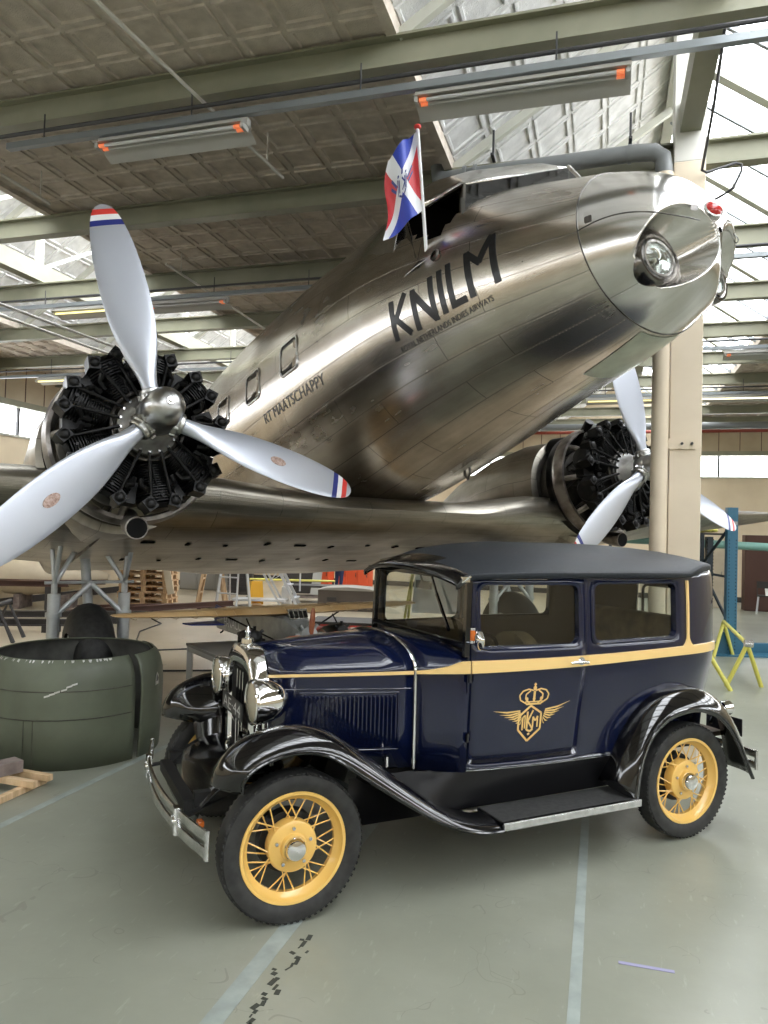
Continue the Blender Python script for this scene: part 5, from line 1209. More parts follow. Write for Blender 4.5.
q = MB(); q.add([c_ * 1.003 + tx * x + Vector((0, 0, z)) for x, z in ((-.018, -.02), (.016, -.02), (.022, .005), (.0, .04), (-.012, .01))], [(0, 1, 2, 3, 4)]); q.build('decal_figure', 'black_paint', ec, smooth=0)
# timber offcuts
def plank(p0, p1, wd, ht, m_, label, g_='timber offcuts by the green ring'):
    p0, p1 = Vector(p0), Vector(p1); q = MB(); q.bar(p0, p1, wd, ht); return tag(q.build('timber_plank', m_, smooth=0, bevel=.003), label, 'plank', g_)
plank((-2.335, 5.345, .068), (-2.86, 5.53, .068), .05, .045, 'wood_new', 'rearmost light timber batten beside the green ring')
plank((-2.375, 5.20, .068), (-2.90, 5.38, .068), .05, .045, 'wood_new', 'middle light timber batten at the left edge')
plank((-2.42, 5.44, .0225), (-2.62, 4.70, .0225), .05, .045, 'wood_new', 'lowest light timber batten, slanting under the other two')
plank((-2.60, 5.42, .135), (-2.84, 5.10, .135), .13, .085, 'wood_old', 'dark weathered timber block lying on the light battens')
# grey table with the model airplane
tb = thing('display_table', (-1.90, 7.27, 0), 0, 'low grey table between the green ring and the car radiator', 'table')
U_, V_ = Vector((.877, .48, 0)), Vector((.563, -.826, 0))
q = MB(); q.add([U_ * a + V_ * b + Vector((0, 0, c)) for c in (.725, .75) for a, b in ((0, 0), (.8, 0), (.8, 1.5), (0, 1.5))], [(0, 3, 2, 1), (4, 5, 6, 7), (0, 1, 5, 4), (1, 2, 6, 5), (2, 3, 7, 6), (3, 0, 4, 7)]); q.build('tabletop', 'tabletop', tb, smooth=0)
for a, b in ((.03, .03), (.77, .03), (.77, 1.47), (.03, 1.47)):
    c_ = U_ * a + V_ * b; q = MB(); q.box((c_.x, c_.y, .362), (.05, .05, .725)); q.build('leg', 'table_leg', tb, smooth=0)
for (a, b), (c, d) in (((.03, .03), (.77, .03)), ((.03, .03), (.03, 1.47)), ((.77, .03), (.77, 1.47)), ((.03, 1.47), (.77, 1.47))):
    q = MB(); q.bar(U_ * a + V_ * b + Vector((0, 0, .70)), U_ * c + V_ * d + Vector((0, 0, .70)), .04, .05); q.build('rail', 'table_leg', tb, smooth=0)
ma = math.atan2(-.80, .60)
mp = empty('model_airplane', Matrix.Translation((-1.0, 7.42, 0)) @ Matrix.Rotation(ma, 4, 'Z'), 'large model airplane with long tan wing standing on the grey table', 'model airplane')
def mfoil(y, x_le, ch, z, th): return [Vector((x_le - x * ch, y, z + s_ * 5 * th * ch * (.2969 * math.sqrt(x) - .126 * x - .3516 * x * x + .2843 * x**3 - .1015 * x**4) * (1 if s_ > 0 else .5))) for s_, x in [(1, i / 8) for i in range(9)] + [(-1, i / 8) for i in range(7, 0, -1)]]
q = MB(); rows_ = [(-1.66, .10, .16, 1.10, .09), (-1.60, .16, .30, 1.10, .12), (-1.3, .22, .42, 1.095, .15), (-.7, .26, .52, 1.085, .18), (-.35, .28, .56, 1.08, .19), (.35, .28, .56, 1.08, .19), (.7, .26, .52, 1.085, .18), (1.3, .22, .42, 1.095, .15), (1.60, .16, .30, 1.10, .12), (1.66, .10, .16, 1.10, .09)]
q.loft([mfoil(*r) for r in rows_]); wg = q.build('wing', 'tan_fabric', mp, smooth=50)
for y in [-.35 + .1 * i * 0 for i in range(0)]: pass
for k in range(18):
    y = -1.5 + k * .176; x_le = interp(abs(y), [.35, .7, 1.3, 1.6], [.28, .26, .22, .16]); ch = interp(abs(y), [.35, .7, 1.3, 1.6], [.56, .52, .42, .30]); th = interp(abs(y), [.35, .7, 1.3, 1.6], [.19, .18, .15, .12])
    f_ = mfoil(y, x_le, ch, 1.085, th); f_ = [v * 1 + Vector((0, 0, .003 if i < 9 else -.003)) for i, v in enumerate(f_)]; q = MB(); q.tube(f_[6:0:-1] + [f_[0] + Vector((.003, 0, 0))] + f_[15:11:-1], .003, 5); q.build('rib_tape', 'tan_light', wg)
secs = [(.52, .07, .08, .86), (.42, .11, .13, .87), (.28, .13, .165, .89), (.0, .13, .165, .89), (-.5, .115, .135, .865), (-1.0, .075, .09, .82), (-1.45, .03, .05, .78)]
q = MB(); q.loft([[Vector((x, w_ * c1, zc + h_ * s1)) for c1, s1 in ((1, .8), (.8, 1), (-.8, 1), (-1, .8), (-1, -.8), (-.8, -1), (.8, -1), (1, -.8))] for x, w_, h_, zc in secs]); fu = q.build('fuselage', 'model_grey', mp, smooth=30)
q = MB(); q.loft([[Vector((x, w_ * c1, z_)) for c1 in (1, -1)] for x, w_, z_ in ((.36, .10, 1.03), (.30, .11, 1.12))], caps=False, closed_v=False); q.build('windscreen', 'alu_plain', mp, smooth=0, solid=(.01, 0))
for y in (-.075, -.025, .025, .075): q = MB(); q.add([Vector((.366 - (z - 1.04) * .67, y + d, z)) for d, z in ((-.018, 1.045), (.018, 1.045), (.018, 1.105), (-.018, 1.105))], [(0, 1, 2, 3)]); q.build('window_pane', 'cabin_glass', fu, smooth=0)
def prop4(x, y, z, r, n, m_):
    q = MB(); q.cyl((x, y, z), (x + .04, y, z), .022, .012, n=14); pr_ = q.build('propeller_hub', 'chrome_dull', mp)
    for k in range(n):
        a = 2 * PI * k / n + .06; q = MB(); d = Vector((0, math.sin(a), math.cos(a))); t_ = Vector((0, math.cos(a), -math.sin(a)))
        q.loft([[Vector((x + .02, y, z)) + d * rr + t_ * w_ * math.cos(b) + Vector((.007 * math.sin(b) + .012 * math.cos(b) * (1 if w_ else 0), 0, 0)) for b in [2 * PI * j / 10 for j in range(10)]] for rr, w_ in ((.015, .012), (.08, .020), (.16, .024), (.24, .018), (r, .005))]); q.build('propeller_blade', m_, pr_, smooth=50)
prop4(.56, 0, .88, .28, 4, 'mahog')
q = MB(); q.lathe([(0, .10), (.02, .11), (.05, .10), (.07, .05), (.08, .02)], (.50, 0, .88), (1, 0, 0), 24)
for k in range(9): a = 2 * PI * k / 9; q.cyl((.53, .06 * math.sin(a), .88 + .06 * math.cos(a)), (.53, .15 * math.sin(a), .88 + .15 * math.cos(a)), .018, n=8)
q.build('nose_engine', 'model_grey', mp, smooth=35)
for sy in (-1, 1):
    q = MB(); q.lathe([(-.25, .02), (-.10, .06), (.0, .075), (.10, .07), (.13, .03), (.14, .001)], (.30, sy * .48, .88), (1, 0, 0), 16)
    for k in range(7): a = 2 * PI * k / 7; q.cyl((.37, sy * .48 + .04 * math.sin(a), .88 + .04 * math.cos(a)), (.37, sy * .48 + .11 * math.sin(a), .88 + .11 * math.cos(a)), .015, n=6)
    q.build('wing_engine', 'eng_black', mp, smooth=35)
    q = MB(); q.tube([(.30, sy * .48, .95), (.20, sy * .48, 1.04)], .008, 6); q.tube([(.30, sy * .48, .82), (.28, sy * .50, .82)], .008, 6); q.tube([(.12, sy * .12, .76), (.22, sy * .50, .82)], .009, 6); q.tube([(.12, sy * .12, .80), (.10, sy * .62, 1.05)], .009, 6); q.build('strut', 'eng_black', mp)
    q = MB(); q.lathe([(-.03, .04), (-.035, .08), (-.015, .092), (.015, .092), (.035, .08), (.03, .04)], (.22, sy * .50, .843), (0, 1, 0), 24); q.build('wheel', 'tyre', mp)
q = MB(); q.add([(-1.20, .006, .85), (-1.55, .006, .78), (-1.62, .006, .88), (-1.54, .006, .99), (-1.40, .006, .97), (-1.20, -.006, .85), (-1.55, -.006, .78), (-1.62, -.006, .88), (-1.54, -.006, .99), (-1.40, -.006, .97)], [(0, 1, 2, 3, 4), (9, 8, 7, 6, 5)] + [(i, (i + 1) % 5, 5 + (i + 1) % 5, 5 + i) for i in range(5)]); q.build('tail_fin', 'blue', mp, smooth=0)
q = MB(); q.add([Vector((x, y, .80 + z)) for z in (-.008, .008) for x, y in ((-1.15, 0), (-1.30, .40), (-1.45, .44), (-1.52, .0), (-1.45, -.44), (-1.30, -.40))], [(5, 4, 3, 2, 1, 0), (6, 7, 8, 9, 10, 11)] + [(i, (i + 1) % 6, 6 + (i + 1) % 6, 6 + i) for i in range(6)]); q.build('tailplane', 'blue', mp, smooth=0)
q = MB(); q.tube([(-1.3, 0, .76), (-1.35, 0, .70), (-1.40, 0, .68)], .01, 6); q.build('tail_skid', 'eng_black', mp)
q = MB(); q.box((-.55, 0, .79), (.5, .10, .085)); q.box((.15, 0, .752), (.10, .14, .0)) if False else None; q.build('cradle', 'wood_old', mp, smooth=0)
vs, fs = text_polys('H-NACC', .52, .10)
for sy in (1, -1):
    q = MB(); q.add([Vector((-.66 - .52 + x if sy < 0 else -.66 - x, sy * (interp(-.66 - .52 + x if sy < 0 else -.66 - x, [-1.45, -1.0, -.5], [.03, .075, .115]) + .006), .79 + y)) for x, y in vs], fs); q.build('registration', 'white', fu, smooth=0, recalc=False)

# pallet stack
def pallet():
    r_ = thing('wooden_pallet', (0, 0, 0), 0, 'p', 'pallet', 'wooden pallets stacked behind the landing gear')
    for k in range(5): q = MB(); q.box((0, -.34 + .17 * k, .133), (1.2, .115, .02)); q.build('deck_board', 'wood', r_, smooth=0)
    for y in (-.34, 0, .34): q = MB(); q.box((0, y, .011), (1.2, .10, .02)); q.build('base_board', 'wood', r_, smooth=0)
    for x in (-.53, 0, .53):
        for y in (-.34, 0, .34): q = MB(); q.box((x, y, .062), (.12, .10, .08)); q.build('block', 'wood', r_, smooth=0)
        q = MB(); q.box((x, 0, .112), (.12, .78, .02)); q.build('cross_board', 'wood', r_, smooth=0)
    return r_
p0 = pallet(); ords = ['bottom', 'second', 'third', 'fourth', 'fifth', 'sixth', 'top']
for k in range(7):
    p_ = p0 if k == 0 else copy_tree(p0); p_.matrix_world = Matrix.Translation((-5.66 + random.uniform(-.02, .02), 18.0, .144 * k + .001)) @ Matrix.Rotation(-.06 + random.uniform(-.02, .02), 4, 'Z')
    p_['label'] = ('%s wooden pallet in the stack behind the landing gear' % ords[k]) if k in (0, 6) else '%s wooden pallet from the floor in the stack' % ords[k]
# ladders
def ladder(loc, rz_, label, m_, h=1.9, splay=.55, n=5):
    e = thing('step_ladder', loc, rz_, label, 'ladder')
    for sy in (-1, 1):
        for sx in (-1, 1): q = MB(); q.bar((sx * splay, sy * .28, 0), (0, sy * .16, h), .035, .06); q.build('rail', m_, e, smooth=0)
    for k in range(n):
        t_ = (k + 1) / (n + 1); q = MB(); q.bar((-splay * (1 - t_), -.28 + .12 * t_, h * t_), (-splay * (1 - t_), .28 - .12 * t_, h * t_), .07, .025); q.build('tread', m_, e, smooth=0)
    q = MB(); q.box((0, 0, h), (.16, .36, .03)); q.build('top_cap', m_, e, smooth=0); return e
ladder((-4.0, 17.5, 0), .1, 'wooden step ladder standing right of the pallet stack', 'wood', 2.0, .33)
ladder((-3.45, 17.25, 0), 1.2, 'aluminium step ladder right beside the wooden ladder', 'alu_ladder', 2.2, .30)
e = thing('rolling_steps', (-2.78, 18.05, 0), 0, 'aluminium rolling steps with handrail behind the model wing', 'steps')
for sy in (-.3, .3):
    q = MB(); q.bar((.75, sy, .05), (-.30, sy, 2.0), .04, .07); q.bar((.35, sy, .05), (-.45, sy, 1.5), .04, .05); q.build('stringer', 'alu_ladder', e, smooth=0)
    q = MB(); q.tube([(.55, sy, .9), (.1, sy, .62), (.45, sy, 1.1), (.75, sy, 1.35)] if sy < 0 else [(.75, sy, .35), (.75, sy, 1.2), (.0, sy, 2.2)], .022, 8); q.build('handrail', 'alu_ladder', e)
for k in range(6): q = MB(); q.box((.68 - k * .17, 0, .22 + k * .31), (.16, .6, .03)); q.build('tread', 'alu_ladder', e, smooth=0)
q = MB(); q.box((-.15, -.1, .16), (1.3, .5, .05)); q.build('base_platform', 'alu_ladder', e, smooth=0)
def simple(name, loc, rz_, label, cat, parts, group=None):
    e = thing(name, loc, rz_, label, cat, group)
    for nm, m_, fn in parts: q = MB(); fn(q); q.build(nm, m_, e, smooth=30)
    return e
simple('safety_sign_stand', (-3.12, 18.5, 0), .2, 'bright yellow folding floor stand by the rolling steps', 'sign stand', [('panel', 'yellow_box', lambda q: (q.bar((-.17, -.12, .12), (-.17, 0, .56), .02, .03), q.add([(-.17, -.13, .1), (.17, -.13, .1), (.14, -.01, .56), (-.14, -.01, .56), (-.17, -.11, .1), (.17, -.11, .1), (.14, .01, .56), (-.14, .01, .56)], [(0, 1, 2, 3), (7, 6, 5, 4), (0, 4, 5, 1), (1, 5, 6, 2), (2, 6, 7, 3), (3, 7, 4, 0)]))),
    ('rear_panel', 'yellow_box', lambda q: q.add([(-.17, .13, .0), (.17, .13, .0), (.14, .01, .56), (-.14, .01, .56), (-.17, .15, .0), (.17, .15, .0), (.14, .03, .56), (-.14, .03, .56)], [(0, 1, 2, 3), (7, 6, 5, 4), (0, 4, 5, 1), (1, 5, 6, 2), (2, 6, 7, 3), (3, 7, 4, 0)])), ('foot', 'yellow_box', lambda q: (q.box((-.14, -.13, .05), (.05, .03, .1)), q.box((.14, -.13, .05), (.05, .03, .1))))])
simple('jerrycan', (-2.38, 18.6, 0), 0, 'white plastic canister on the floor right of the steps', 'canister', [('body', 'paper', lambda q: (q.box((0, 0, .22), (.24, .18, .44)),)), ('neck', 'paper', lambda q: (q.cyl((-.07, 0, .44), (-.07, 0, .49), .03, n=12),)), ('handle', 'paper', lambda q: q.tube([(-.02, 0, .44), (0, 0, .49), (.08, 0, .49), (.1, 0, .44)], .015, 8))])
simple('leaning_board', (-5.02, 17.4, 0), 0, 'pale timber board leaning against the pallet stack', 'board', [('board', 'cream_misc', lambda q: q.bar((.08, 0, .28), (-.10, .05, 1.05), .16, .03, up=(0, 1, 0)))])
for k in range(8):
    o = simple('dark_crate', (-4.0, 21.0, .125 * k), .05, 'x', 'crate', [('tray', 'dark_misc', lambda q: (q.box((0, 0, .015), (.66, .5, .03)), q.box((-.32, 0, .06), (.02, .5, .11)), q.box((.32, 0, .06), (.02, .5, .11)), q.box((0, -.24, .06), (.64, .02, .10)), q.box((0, .24, .06), (.64, .02, .10))))], 'dark trays piled behind the ladders')
    o['label'] = '%s dark tray in the pile behind the ladders' % ['bottom', 'second-lowest', 'third-lowest', 'fourth-lowest', 'fifth-lowest', 'third from top', 'second from top', 'topmost'][k]
def cabinet(loc, rz_, sz, label, m_, cat='cabinet', doors=2):
    e = thing('storage_cabinet', loc, rz_, label, cat); q = MB(); q.box((0, 0, sz[2] / 2), sz); q.build('body', m_, e, smooth=0, bevel=.01)
    for k in range(doors):
        w_ = sz[0] / doors; x = -sz[0] / 2 + w_ * (k + .5); q = MB(); q.box((x, -sz[1] / 2 - .01, sz[2] / 2), (w_ - .02, .02, sz[2] - .06)); d = q.build('door', m_, e, smooth=0)
        q = MB(); q.box((x + w_ * .35, -sz[1] / 2 - .03, sz[2] / 2), (.02, .03, .14)); q.build('handle', 'chrome_dull', d, smooth=0)
    return e
cabinet((-2.45, 22.0, 0), 0, (.85, .5, 1.7), 'black steel cabinet behind the white canister', 'dark_misc')
cabinet((-.9, 26.0 - 1.8, 0), -.28, (1.1, .5, .9), 'orange-red low cabinet with doors behind the grey chest', 'orange_box', 'cabinet', 3)
cabinet((-1.85, 23.9, 0), -.28, (.45, .5, .95), 'narrow orange-red cabinet left of the standing person', 'orange_box', 'cabinet', 1)
cabinet((-5.2, 22.3, 0), -.1, (1.6, .6, 1.6), 'wide grey cabinet far behind the wooden ladder', 'grey_misc', 'cabinet', 3)
simple('leaning_board', (-1.85, 21.3, 0), 0, 'pale grey board leaning upright beside the black cabinet', 'board', [('board', 'grey_misc', lambda q: q.bar((-.08, 0, .0), (.08, .18, 1.5), .26, .03, up=(0, 1, 0)))])
simple('barrier_bar', (-2.42, 20.0, 0), 0, 'long yellow barrier bar behind the rolling steps', 'barrier', [('bar', 'yellow_tube', lambda q: q.cyl((-1.15, 0, .50), (1.15, 0, .50), .03, n=10)), ('foot', 'dark_misc', lambda q: (q.cyl((-1.1, 0, 0), (-1.1, 0, .5), .025, n=8), q.cyl((-1.1, 0, 0), (-1.1, 0, .03), .14, n=16))), ('foot', 'dark_misc', lambda q: (q.cyl((1.1, 0, 0), (1.1, 0, .5), .025, n=8), q.cyl((1.1, 0, 0), (1.1, 0, .03), .14, n=16)))])
simple('storage_chest', (-.75, 17.7, 0), -.1, 'large dark grey chest with a pale cloth-covered lid beyond the model wing', 'chest', [('body', 'trunk', lambda q: q.box((0, 0, .24), (1.42, .8, .48))), ('lid', 'trunk_top', lambda q: (q.loft([[Vector((x, y, z)) for x, z in ((-.74, .48), (-.5, .53), (0, .56), (.5, .53), (.74, .48))] for y in (-.43, .43)], caps=True))), ('handle_recess', 'dark_misc', lambda q: q.box((-.38, -.405, .27), (.22, .02, .09)))])
simple('work_bench', (-1.5, 19.3, 0), 0, 'low dark bench with timber underneath, behind the grey chest', 'bench', [('top', 'dark_misc', lambda q: q.box((0, 0, .42), (1.7, .7, .05))), ('shelf', 'wood_old', lambda q: q.box((0, 0, .14), (1.5, .5, .05)))] + [('leg', 'dark_misc', (lambda x, y: lambda q: q.box((x, y, .20), (.05, .05, .40)))(x, y)) for x in (-.8, .8) for y in (-.3, .3)])
rp = thing('red_pallet', (-.70, 14.1, 0), -.15, 'red plastic pallet on the floor behind the model propeller', 'pallet')
q = MB(); q.box((0, 0, .125), (1.2, .8, .03)); q.build('deck', 'red', rp, smooth=0)
for x in (-.5, 0, .5): q = MB(); q.box((x, 0, .055), (.12, .78, .11)); q.build('runner', 'red', rp, smooth=0)
q = MB(); q.box((0, 0, 0), (1.35, .85, .05)); tag(q.build('steel_plate', 'dark_misc', smooth=0, mw=Matrix.Translation((-.62, 14.1, .166)) @ Matrix.Rotation(-.1, 4, 'Z')), 'dark flat plate lying on the red pallet', 'plate')
# person in dark blue overall, far behind
pe_ = empty('person', Matrix.Translation((-1.30, 22.4, 0)) @ Matrix.Rotation(.7, 4, 'Z'), 'distant person in dark blue overall standing beyond the grey chest', 'person')
def skin_body(name, joints, edges, m_, par):
    me = bpy.data.meshes.new(name); me.from_pydata([j[:3] for j in joints], edges, []); me.materials.append(MT[m_]); o = bpy.data.objects.new(name, me); C.objects.link(o); o.parent = par
    sk = o.modifiers.new('skin', 'SKIN'); lay = me.skin_vertices[0] if me.skin_vertices else None
    if lay is None: me.attributes.new; bpy.context.view_layer.objects.active = o
    if me.skin_vertices:
        for i, j in enumerate(joints): me.skin_vertices[0].data[i].radius = (j[3], j[4] if len(j) > 4 else j[3])
        me.skin_vertices[0].data[0].use_root = True
    ss = o.modifiers.new('sub', 'SUBSURF'); ss.levels = 2; ss.render_levels = 2; return o
def limb_mb(q, pts): q.tube([p[:3] for p in pts], [p[3] for p in pts], 12)
q = MB(); q.loft([[Vector((.0 + d * math.sin(a), w_ * math.cos(a), z)) for a in [2 * PI * i / 16 for i in range(16)]] for z, w_, d in ((.86, .17, .12), (.98, .175, .125), (1.12, .155, .11), (1.30, .185, .12), (1.42, .20, .11), (1.48, .12, .08), (1.54, .06, .06), (1.58, .055, .06))])
for sy in (-1, 1):
    limb_mb(q, [(0, sy * .09, .95, .10), (.01, sy * .10, .70, .085), (.0, sy * .11, .48, .062), (-.01, sy * .11, .25, .052), (-.01, sy * .11, .07, .045)])
    limb_mb(q, [(0, sy * .19, 1.43, .055), (.0, sy * .235, 1.28, .05), (.02, sy * .25, 1.13, .043), (.14, sy * .23, 1.0, .036), (.22, sy * .20, .98, .028)])
body = q.build('body', 'navy_cloth', pe_, smooth=80)
q = MB(); q.sphere((.01, 0, 1.67), .095, 18, 14, (1.05, .85, 1.25)); q.sphere((.11, 0, 1.65), .016); 
for sy in (-1, 1): q.sphere((.0, sy * .085, 1.66), .022, 8, 6, (1, .4, 1.4))
q.cyl((0, 0, 1.52), (0, 0, 1.60), .05, n=12); q.build('head', 'skin', pe_, smooth=80)
q = MB(); q.sphere((-.015, 0, 1.70), .10, 16, 12, (1.02, .88, 1.08)); q.build('hair', 'dark_misc', pe_, smooth=80)
for sy in (-1, 1):
    q = MB(); c_ = Vector((.26, sy * .19, .975)); q.sphere(c_, .035, 12, 8, (1.3, .8, .6))
    for k in range(4): q.tube([c_ + Vector((.03, -.024 + .016 * k, 0)), c_ + Vector((.065, -.024 + .016 * k, -.005)), c_ + Vector((.085 - .004 * abs(k - 1.5), -.024 + .016 * k, -.025))], [.009, .008, .007], 6)
    q.tube([c_ + Vector((0, -sy * .02, .01)), c_ + Vector((.03, -sy * .045, .01)), c_ + Vector((.05, -sy * .045, .0))], [.01, .009, .008], 6); q.build('hand', 'skin', pe_, smooth=80)
    q = MB(); q.box((.05, sy * .11, .045), (.27, .10, .09)); q.build('shoe', 'dark_misc', pe_, bevel=.03)
# clutter far left
hu = thing('glider_hull', (-7.0, 16.4, 0), .05, 'long cream aircraft hull lying at the far left behind the gear', 'aircraft hull')
q = MB(); q.loft([[Vector((x, w_ * math.cos(a), .70 + h_ * math.sin(a))) for a in [2 * PI * i / 20 for i in range(20)]] for x, w_, h_ in ((-1.25, .42, .40), (-.8, .45, .42), (-.2, .42, .36), (.5, .26, .22), (.95, .08, .08))]); q.build('hull', 'cream_misc', hu, smooth=60)
q = MB(); q.loft([[Vector((x, -w_ * 1.01, .60 + d)) for d in (-.05, .05)] for x, w_ in ((-1.25, .42), (-.8, .44), (-.2, .41), (.5, .25), (.9, .09))], caps=False, closed_v=False); q.build('rubbing_strake', 'brown_misc', hu, solid=(.02, 0))
for x in (-.9, .1): q = MB(); q.box((x, 0, .16), (.12, .7, .32)); q.build('cradle', 'wood_old', hu, smooth=0)
def beam_thing(p0, p1, z, label, m_='brown_misc', s_=.12):
    e = thing('steel_beam', p0, 0, label, 'beam', 'dark beams lying on blocks'); d = Vector(p1) - Vector(p0); q = MB()
    q.bar((0, 0, z), (d.x, d.y, z), s_, .02); q.bar((0, 0, z + .10), (d.x, d.y, z + .10), s_, .02); q.bar((0, 0, z + .05), (d.x, d.y, z + .05), .02, .10); q.build('profile', m_, e, smooth=0)
    for t_ in (.12, .85): q = MB(); q.box((d.x * t_, d.y * t_, (z - .01) / 2), (.25, .2, z - .01)); q.build('support_block', 'dark_misc', e, smooth=0)
beam_thing((-9.5, 12.2, 0), (-5.0, 12.9, 0), .12, 'nearest dark steel beam on blocks behind the left gear leg', 'dark_misc')
beam_thing((-8.9, 13.4, 0), (-4.4, 14.3, 0), .12, 'second dark steel beam on blocks behind the left gear leg', 'dark_misc')
beam_thing((-6.2, 14.2, 0), (-3.4, 17.0, 0), .10, 'dark steel beam slanting in front of the pallet stack')
beam_thing((-8.6, 15.4, 0), (-6.6, 15.6, 0), .55, 'dark red beam raised on tall blocks before the cream hull')
beam_thing((-6.4, 15.6, 0), (-3.6, 17.0, 0), .05, 'upper dark red beam beside the base of the pallet stack')
e = thing('tubular_frame', (-5.95, 11.5, 0), .2, 'black tubular trestle at the left edge behind the green ring', 'trestle')
for y in (0, .6): q = MB(); q.tube([(-.25, y, 0), (0, y, .58), (.25, y, 0)], .035, 8); q.build('leg', 'conduit_dark', e)
q = MB(); q.cyl((0, -.1, .58), (0, .7, .58), .04, n=10); q.cyl((-.14, 0, .28), (.14, 0, .28), .02, n=8); q.build('crossbar', 'conduit_dark', e)
for pts, lb in (([(-4.6, 14.9, .012), (-4.2, 14.2, .012), (-4.25, 13.1, .012), (-4.0, 12.2, .012), (-3.7, 11.4, .012)], 'black cable curving over the floor left of the table'), ([(-4.4, 11.3, .012), (-3.6, 11.1, .012), (-2.9, 11.4, .012), (-1.9, 11.0, .012)], 'thin black cable crossing the floor behind the table'), ([(-3.6, 9.3, .012), (-3.0, 9.6, .012), (-2.4, 9.7, .012), (-1.5, 9.9, .012)], 'black cable on the floor nearest behind the table')):
    q = MB(); q.tube(pts, .012, 6); tag(q.build('cable', 'conduit_dark'), lb, 'cable')
# right background: blue rack, trestles, tube, furniture
br = thing('storage_rack', (5.78, 12.25, 0), -.05, 'tall blue steel rack standing behind the car rear', 'rack')
def post(x, y, m_, w_=.16, h=2.44):
    q = MB(); q.box((x, y, h / 2), (w_, .02, h)); q.box((x - w_ / 2, y + .05, h / 2), (.012, .10, h)); q.box((x + w_ / 2, y + .05, h / 2), (.012, .10, h)); p_ = q.build('post', m_, br, smooth=0)
    for k in range(0): pass
    q = MB()
    for k in range(32):
        for sx in (-.055, .055): q.box((x + sx, y - .011, .1 + k * .058), (.012, .003, .02))
    q.build('slot', 'cock_dark', p_, smooth=0)['kind'] = 'stuff'
post(0, 0, 'blue_steel', .16); post(-.44, .35, 'dark_steel', .08, 2.2); post(-.24, .75, 'dark_steel', .12, 2.0); post(.0, .95, 'dark_steel', .1, 1.95)
q = MB(); q.box((0, -.012, 2.18), (.15, .005, .06)); q.build('grey_label', 'grey_misc', br, smooth=0)
for (a, b) in (((-.42, .35, 2.1), (-.24, .75, 1.4)), ((-.24, .75, 1.4), (-.42, .35, .45)), ((-.02, .1, 2.1), (-.22, .75, 1.45)), ((-.22, .75, 1.40), (.0, .1, .5)), ((-.44, .35, 1.35), (0, .05, 1.28)), ((-.44, .35, .85), (-.2, .75, .83))):
    q = MB(); q.bar(a, b, .03, .04); q.build('brace', 'dark_steel', br, smooth=0)
q = MB(); q.box((-.1, .30, .09), (1.9, .10, .18)); q.box((-.1, .1, .012), (1.9, .5, .024)); q.build('base_beam', 'blue_steel', br, smooth=0)
q = MB(); q.add([(-.28, .0, .02), (.28, .0, .02), (.14, .0, .38), (-.16, .0, .38), (-.28, .02, .02), (.28, .02, .02), (.14, .02, .38), (-.16, .02, .38)], [(0, 1, 2, 3), (7, 6, 5, 4), (0, 4, 5, 1), (1, 5, 6, 2), (2, 6, 7, 3), (3, 7, 4, 0)]); q.build('gusset', 'blue_steel', br, smooth=0)
yt = thing('tube_trestle', (0, 0, 0), 0, 'yellow-green tubular sawhorse beside the car rear bumper', 'trestle')
for nm, a, b in (('top_bar', (4.74, 9.6, .56), (5.63, 12.2, .56)), ('leg', (4.74, 9.6, .56), (4.50, 9.66, .0)), ('leg', (4.74, 9.6, .56), (4.97, 9.68, 0)), ('leg', (5.63, 12.2, .56), (5.79, 12.2, 0)), ('leg', (5.63, 12.2, .56), (5.38, 12.0, 0))):
    q = MB(); q.cyl(a, b, .028, n=12); q.build(nm, 'yellow_tube', yt)
q = MB(); q.cyl((4.70, 9.60, .57), (4.80, 9.58, .57), .05, n=14); q.build('clamp', 'chrome_dull', yt)
yt = thing('tube_trestle', (0, 0, 0), 0, 'yellow-green tubular trestle half hidden behind the car rear corner', 'trestle')
for nm, a, b in (('leg', (4.16, 9.50, .50), (4.43, 9.37, 0)), ('leg', (4.16, 9.50, .50), (3.95, 9.45, 0)), ('top_bar', (4.16, 9.50, .50), (4.0, 11.2, .50)), ('leg', (4.0, 11.2, .50), (4.2, 11.2, 0)), ('leg', (4.0, 11.2, .50), (3.8, 11.2, 0))):
    q = MB(); q.cyl(a, b, .028, n=12); q.build(nm, 'yellow_tube', yt)
tt = thing('teal_tube', (0, 0, 0), 0, 'long teal tube on stands crossing behind the blue rack', 'tube')
q = MB(); q.cyl((3.3, 13.6, 1.90), (9.5, 14.2, 1.72), .075, n=16); q.build('tube', 'teal', tt)
for x, z in ((4.2, 1.87), (9.0, 1.74)): q = MB(); q.cyl((x, 13.6 + (x - 3.3) * .097, 0), (x, 13.6 + (x - 3.3) * .097, z - .07), .03, n=8); q.cyl((x, 13.6 + (x - 3.3) * .097, 0), (x, 13.6 + (x - 3.3) * .097, .02), .22, n=16); q.build('stand', 'conduit_dark', tt)
cabinet((10.3, 20.2, 0), -.29, (.85, .5, 2.05), 'tall dark brown cabinet against the far right wall area', 'brown_misc', 'cabinet', 1)
cabinet((9.35, 20.9, 0), -.29, (.45, .5, 1.9), 'tall cream cabinet left of the dark brown cabinet', 'cream_misc', 'cabinet', 1)
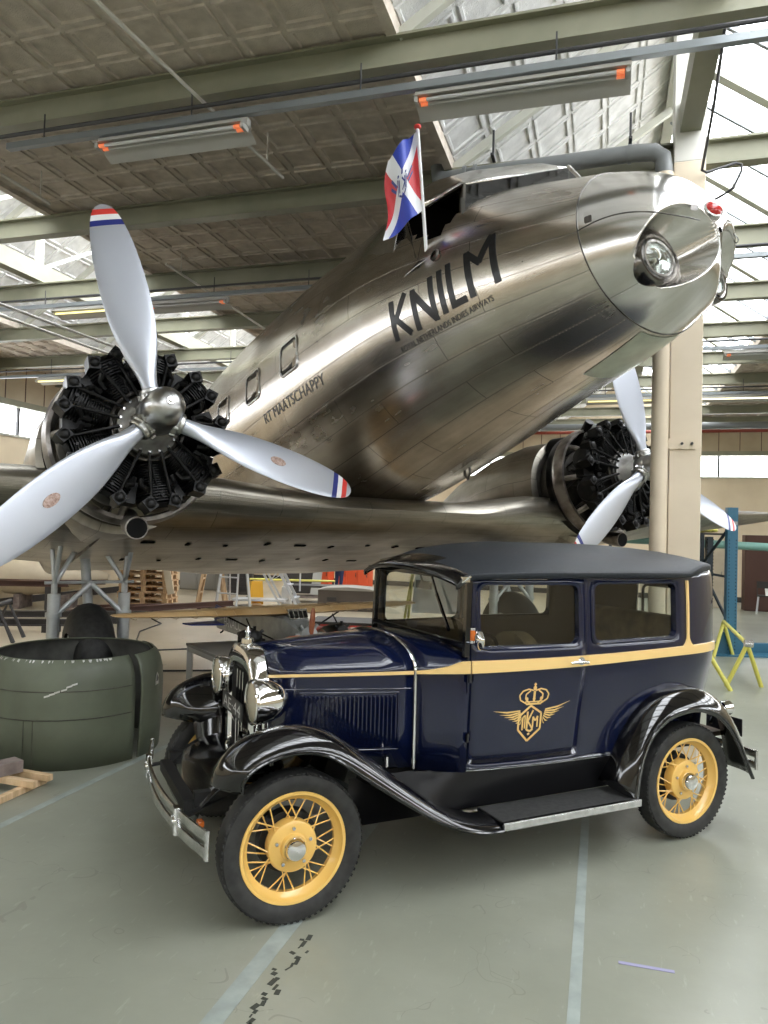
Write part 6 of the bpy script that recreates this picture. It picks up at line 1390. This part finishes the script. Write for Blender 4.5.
simple('work_table', (8.7, 20.0, 0), -.29, 'high dark table behind the drain pipe, yellow cloth on it', 'table', [('top', 'dark_misc', lambda q: q.box((0, 0, 2.05), (1.2, .6, .05)))] + [('leg', 'dark_misc', (lambda x, y: lambda q: q.box((x, y, 1.01), (.05, .05, 2.02)))(x, y)) for x in (-.55, .55) for y in (-.25, .25)])
q = MB()
for k in range(7): q.sphere((8.45 + .08 * k, 19.95 + .05 * (k % 3), 2.150 + .01 * (k % 2)), .07 + .02 * (k % 3), 10, 7, (1.3, 1, .7))
tag(q.build('yellow_cloth', 'yellow_tube', smooth=60), 'crumpled yellow-green cloth on the high dark table', 'cloth')
ch = thing('folding_chair', (10.0, 19.3, 0), 2.6, 'thin-legged chair with white paper on it at the right edge', 'chair')
for x, y in ((-.22, -.2), (.22, -.2), (-.22, .2), (.22, .2)): q = MB(); q.cyl((x, y, .0), (x * .8, y * .8, .46), .012, n=8); q.build('leg', 'alu_ladder', ch)
q = MB(); q.box((0, 0, .47), (.42, .40, .03)); q.build('seat', 'dark_misc', ch, bevel=.01)
q = MB(); q.tube([(-.19, .2, .47), (-.2, .26, .85), (.2, .26, .85), (.19, .2, .47)], .012, 8); q.box((0, .25, .76), (.38, .02, .16)); q.build('backrest', 'dark_misc', ch)
q = MB(); q.box((0, 0, 0), (.36, .012, .28)); tag(q.build('paper_sheet', 'paper', smooth=0, mw=Matrix.Translation((10.05, 19.1, .63)) @ Matrix.Rotation(-.2, 4, 'X')), 'white paper sheet propped on the thin-legged chair', 'paper')
# white board leaning on a yellow frame seen through the windscreen
wb_ = thing('white_board', (.9, 11.3, 0), -.2, 'white display board on a yellow frame seen through the car windscreen', 'board')
q = MB(); q.bar((-.42, 0, .95), (.42, 0, .95), .6, .02, up=(0, 1, -.45)); q.v = [Vector((v.x, v.y, v.z)) for v in q.v]; q.build('panel', 'paper', wb_, smooth=0)
for sx in (-1, 1): q = MB(); q.cyl((sx * .62, -.1, 0), (sx * .44, .04, 1.35), .02, n=8); q.cyl((sx * .62, .5, 0), (sx * .44, .06, 1.35), .02, n=8); q.build('leg', 'yellow_tube', wb_)
q = MB(); q.cyl((-.46, .04, 1.33), (.46, .04, 1.33), .02, n=8); q.build('crossbar', 'yellow_tube', wb_)
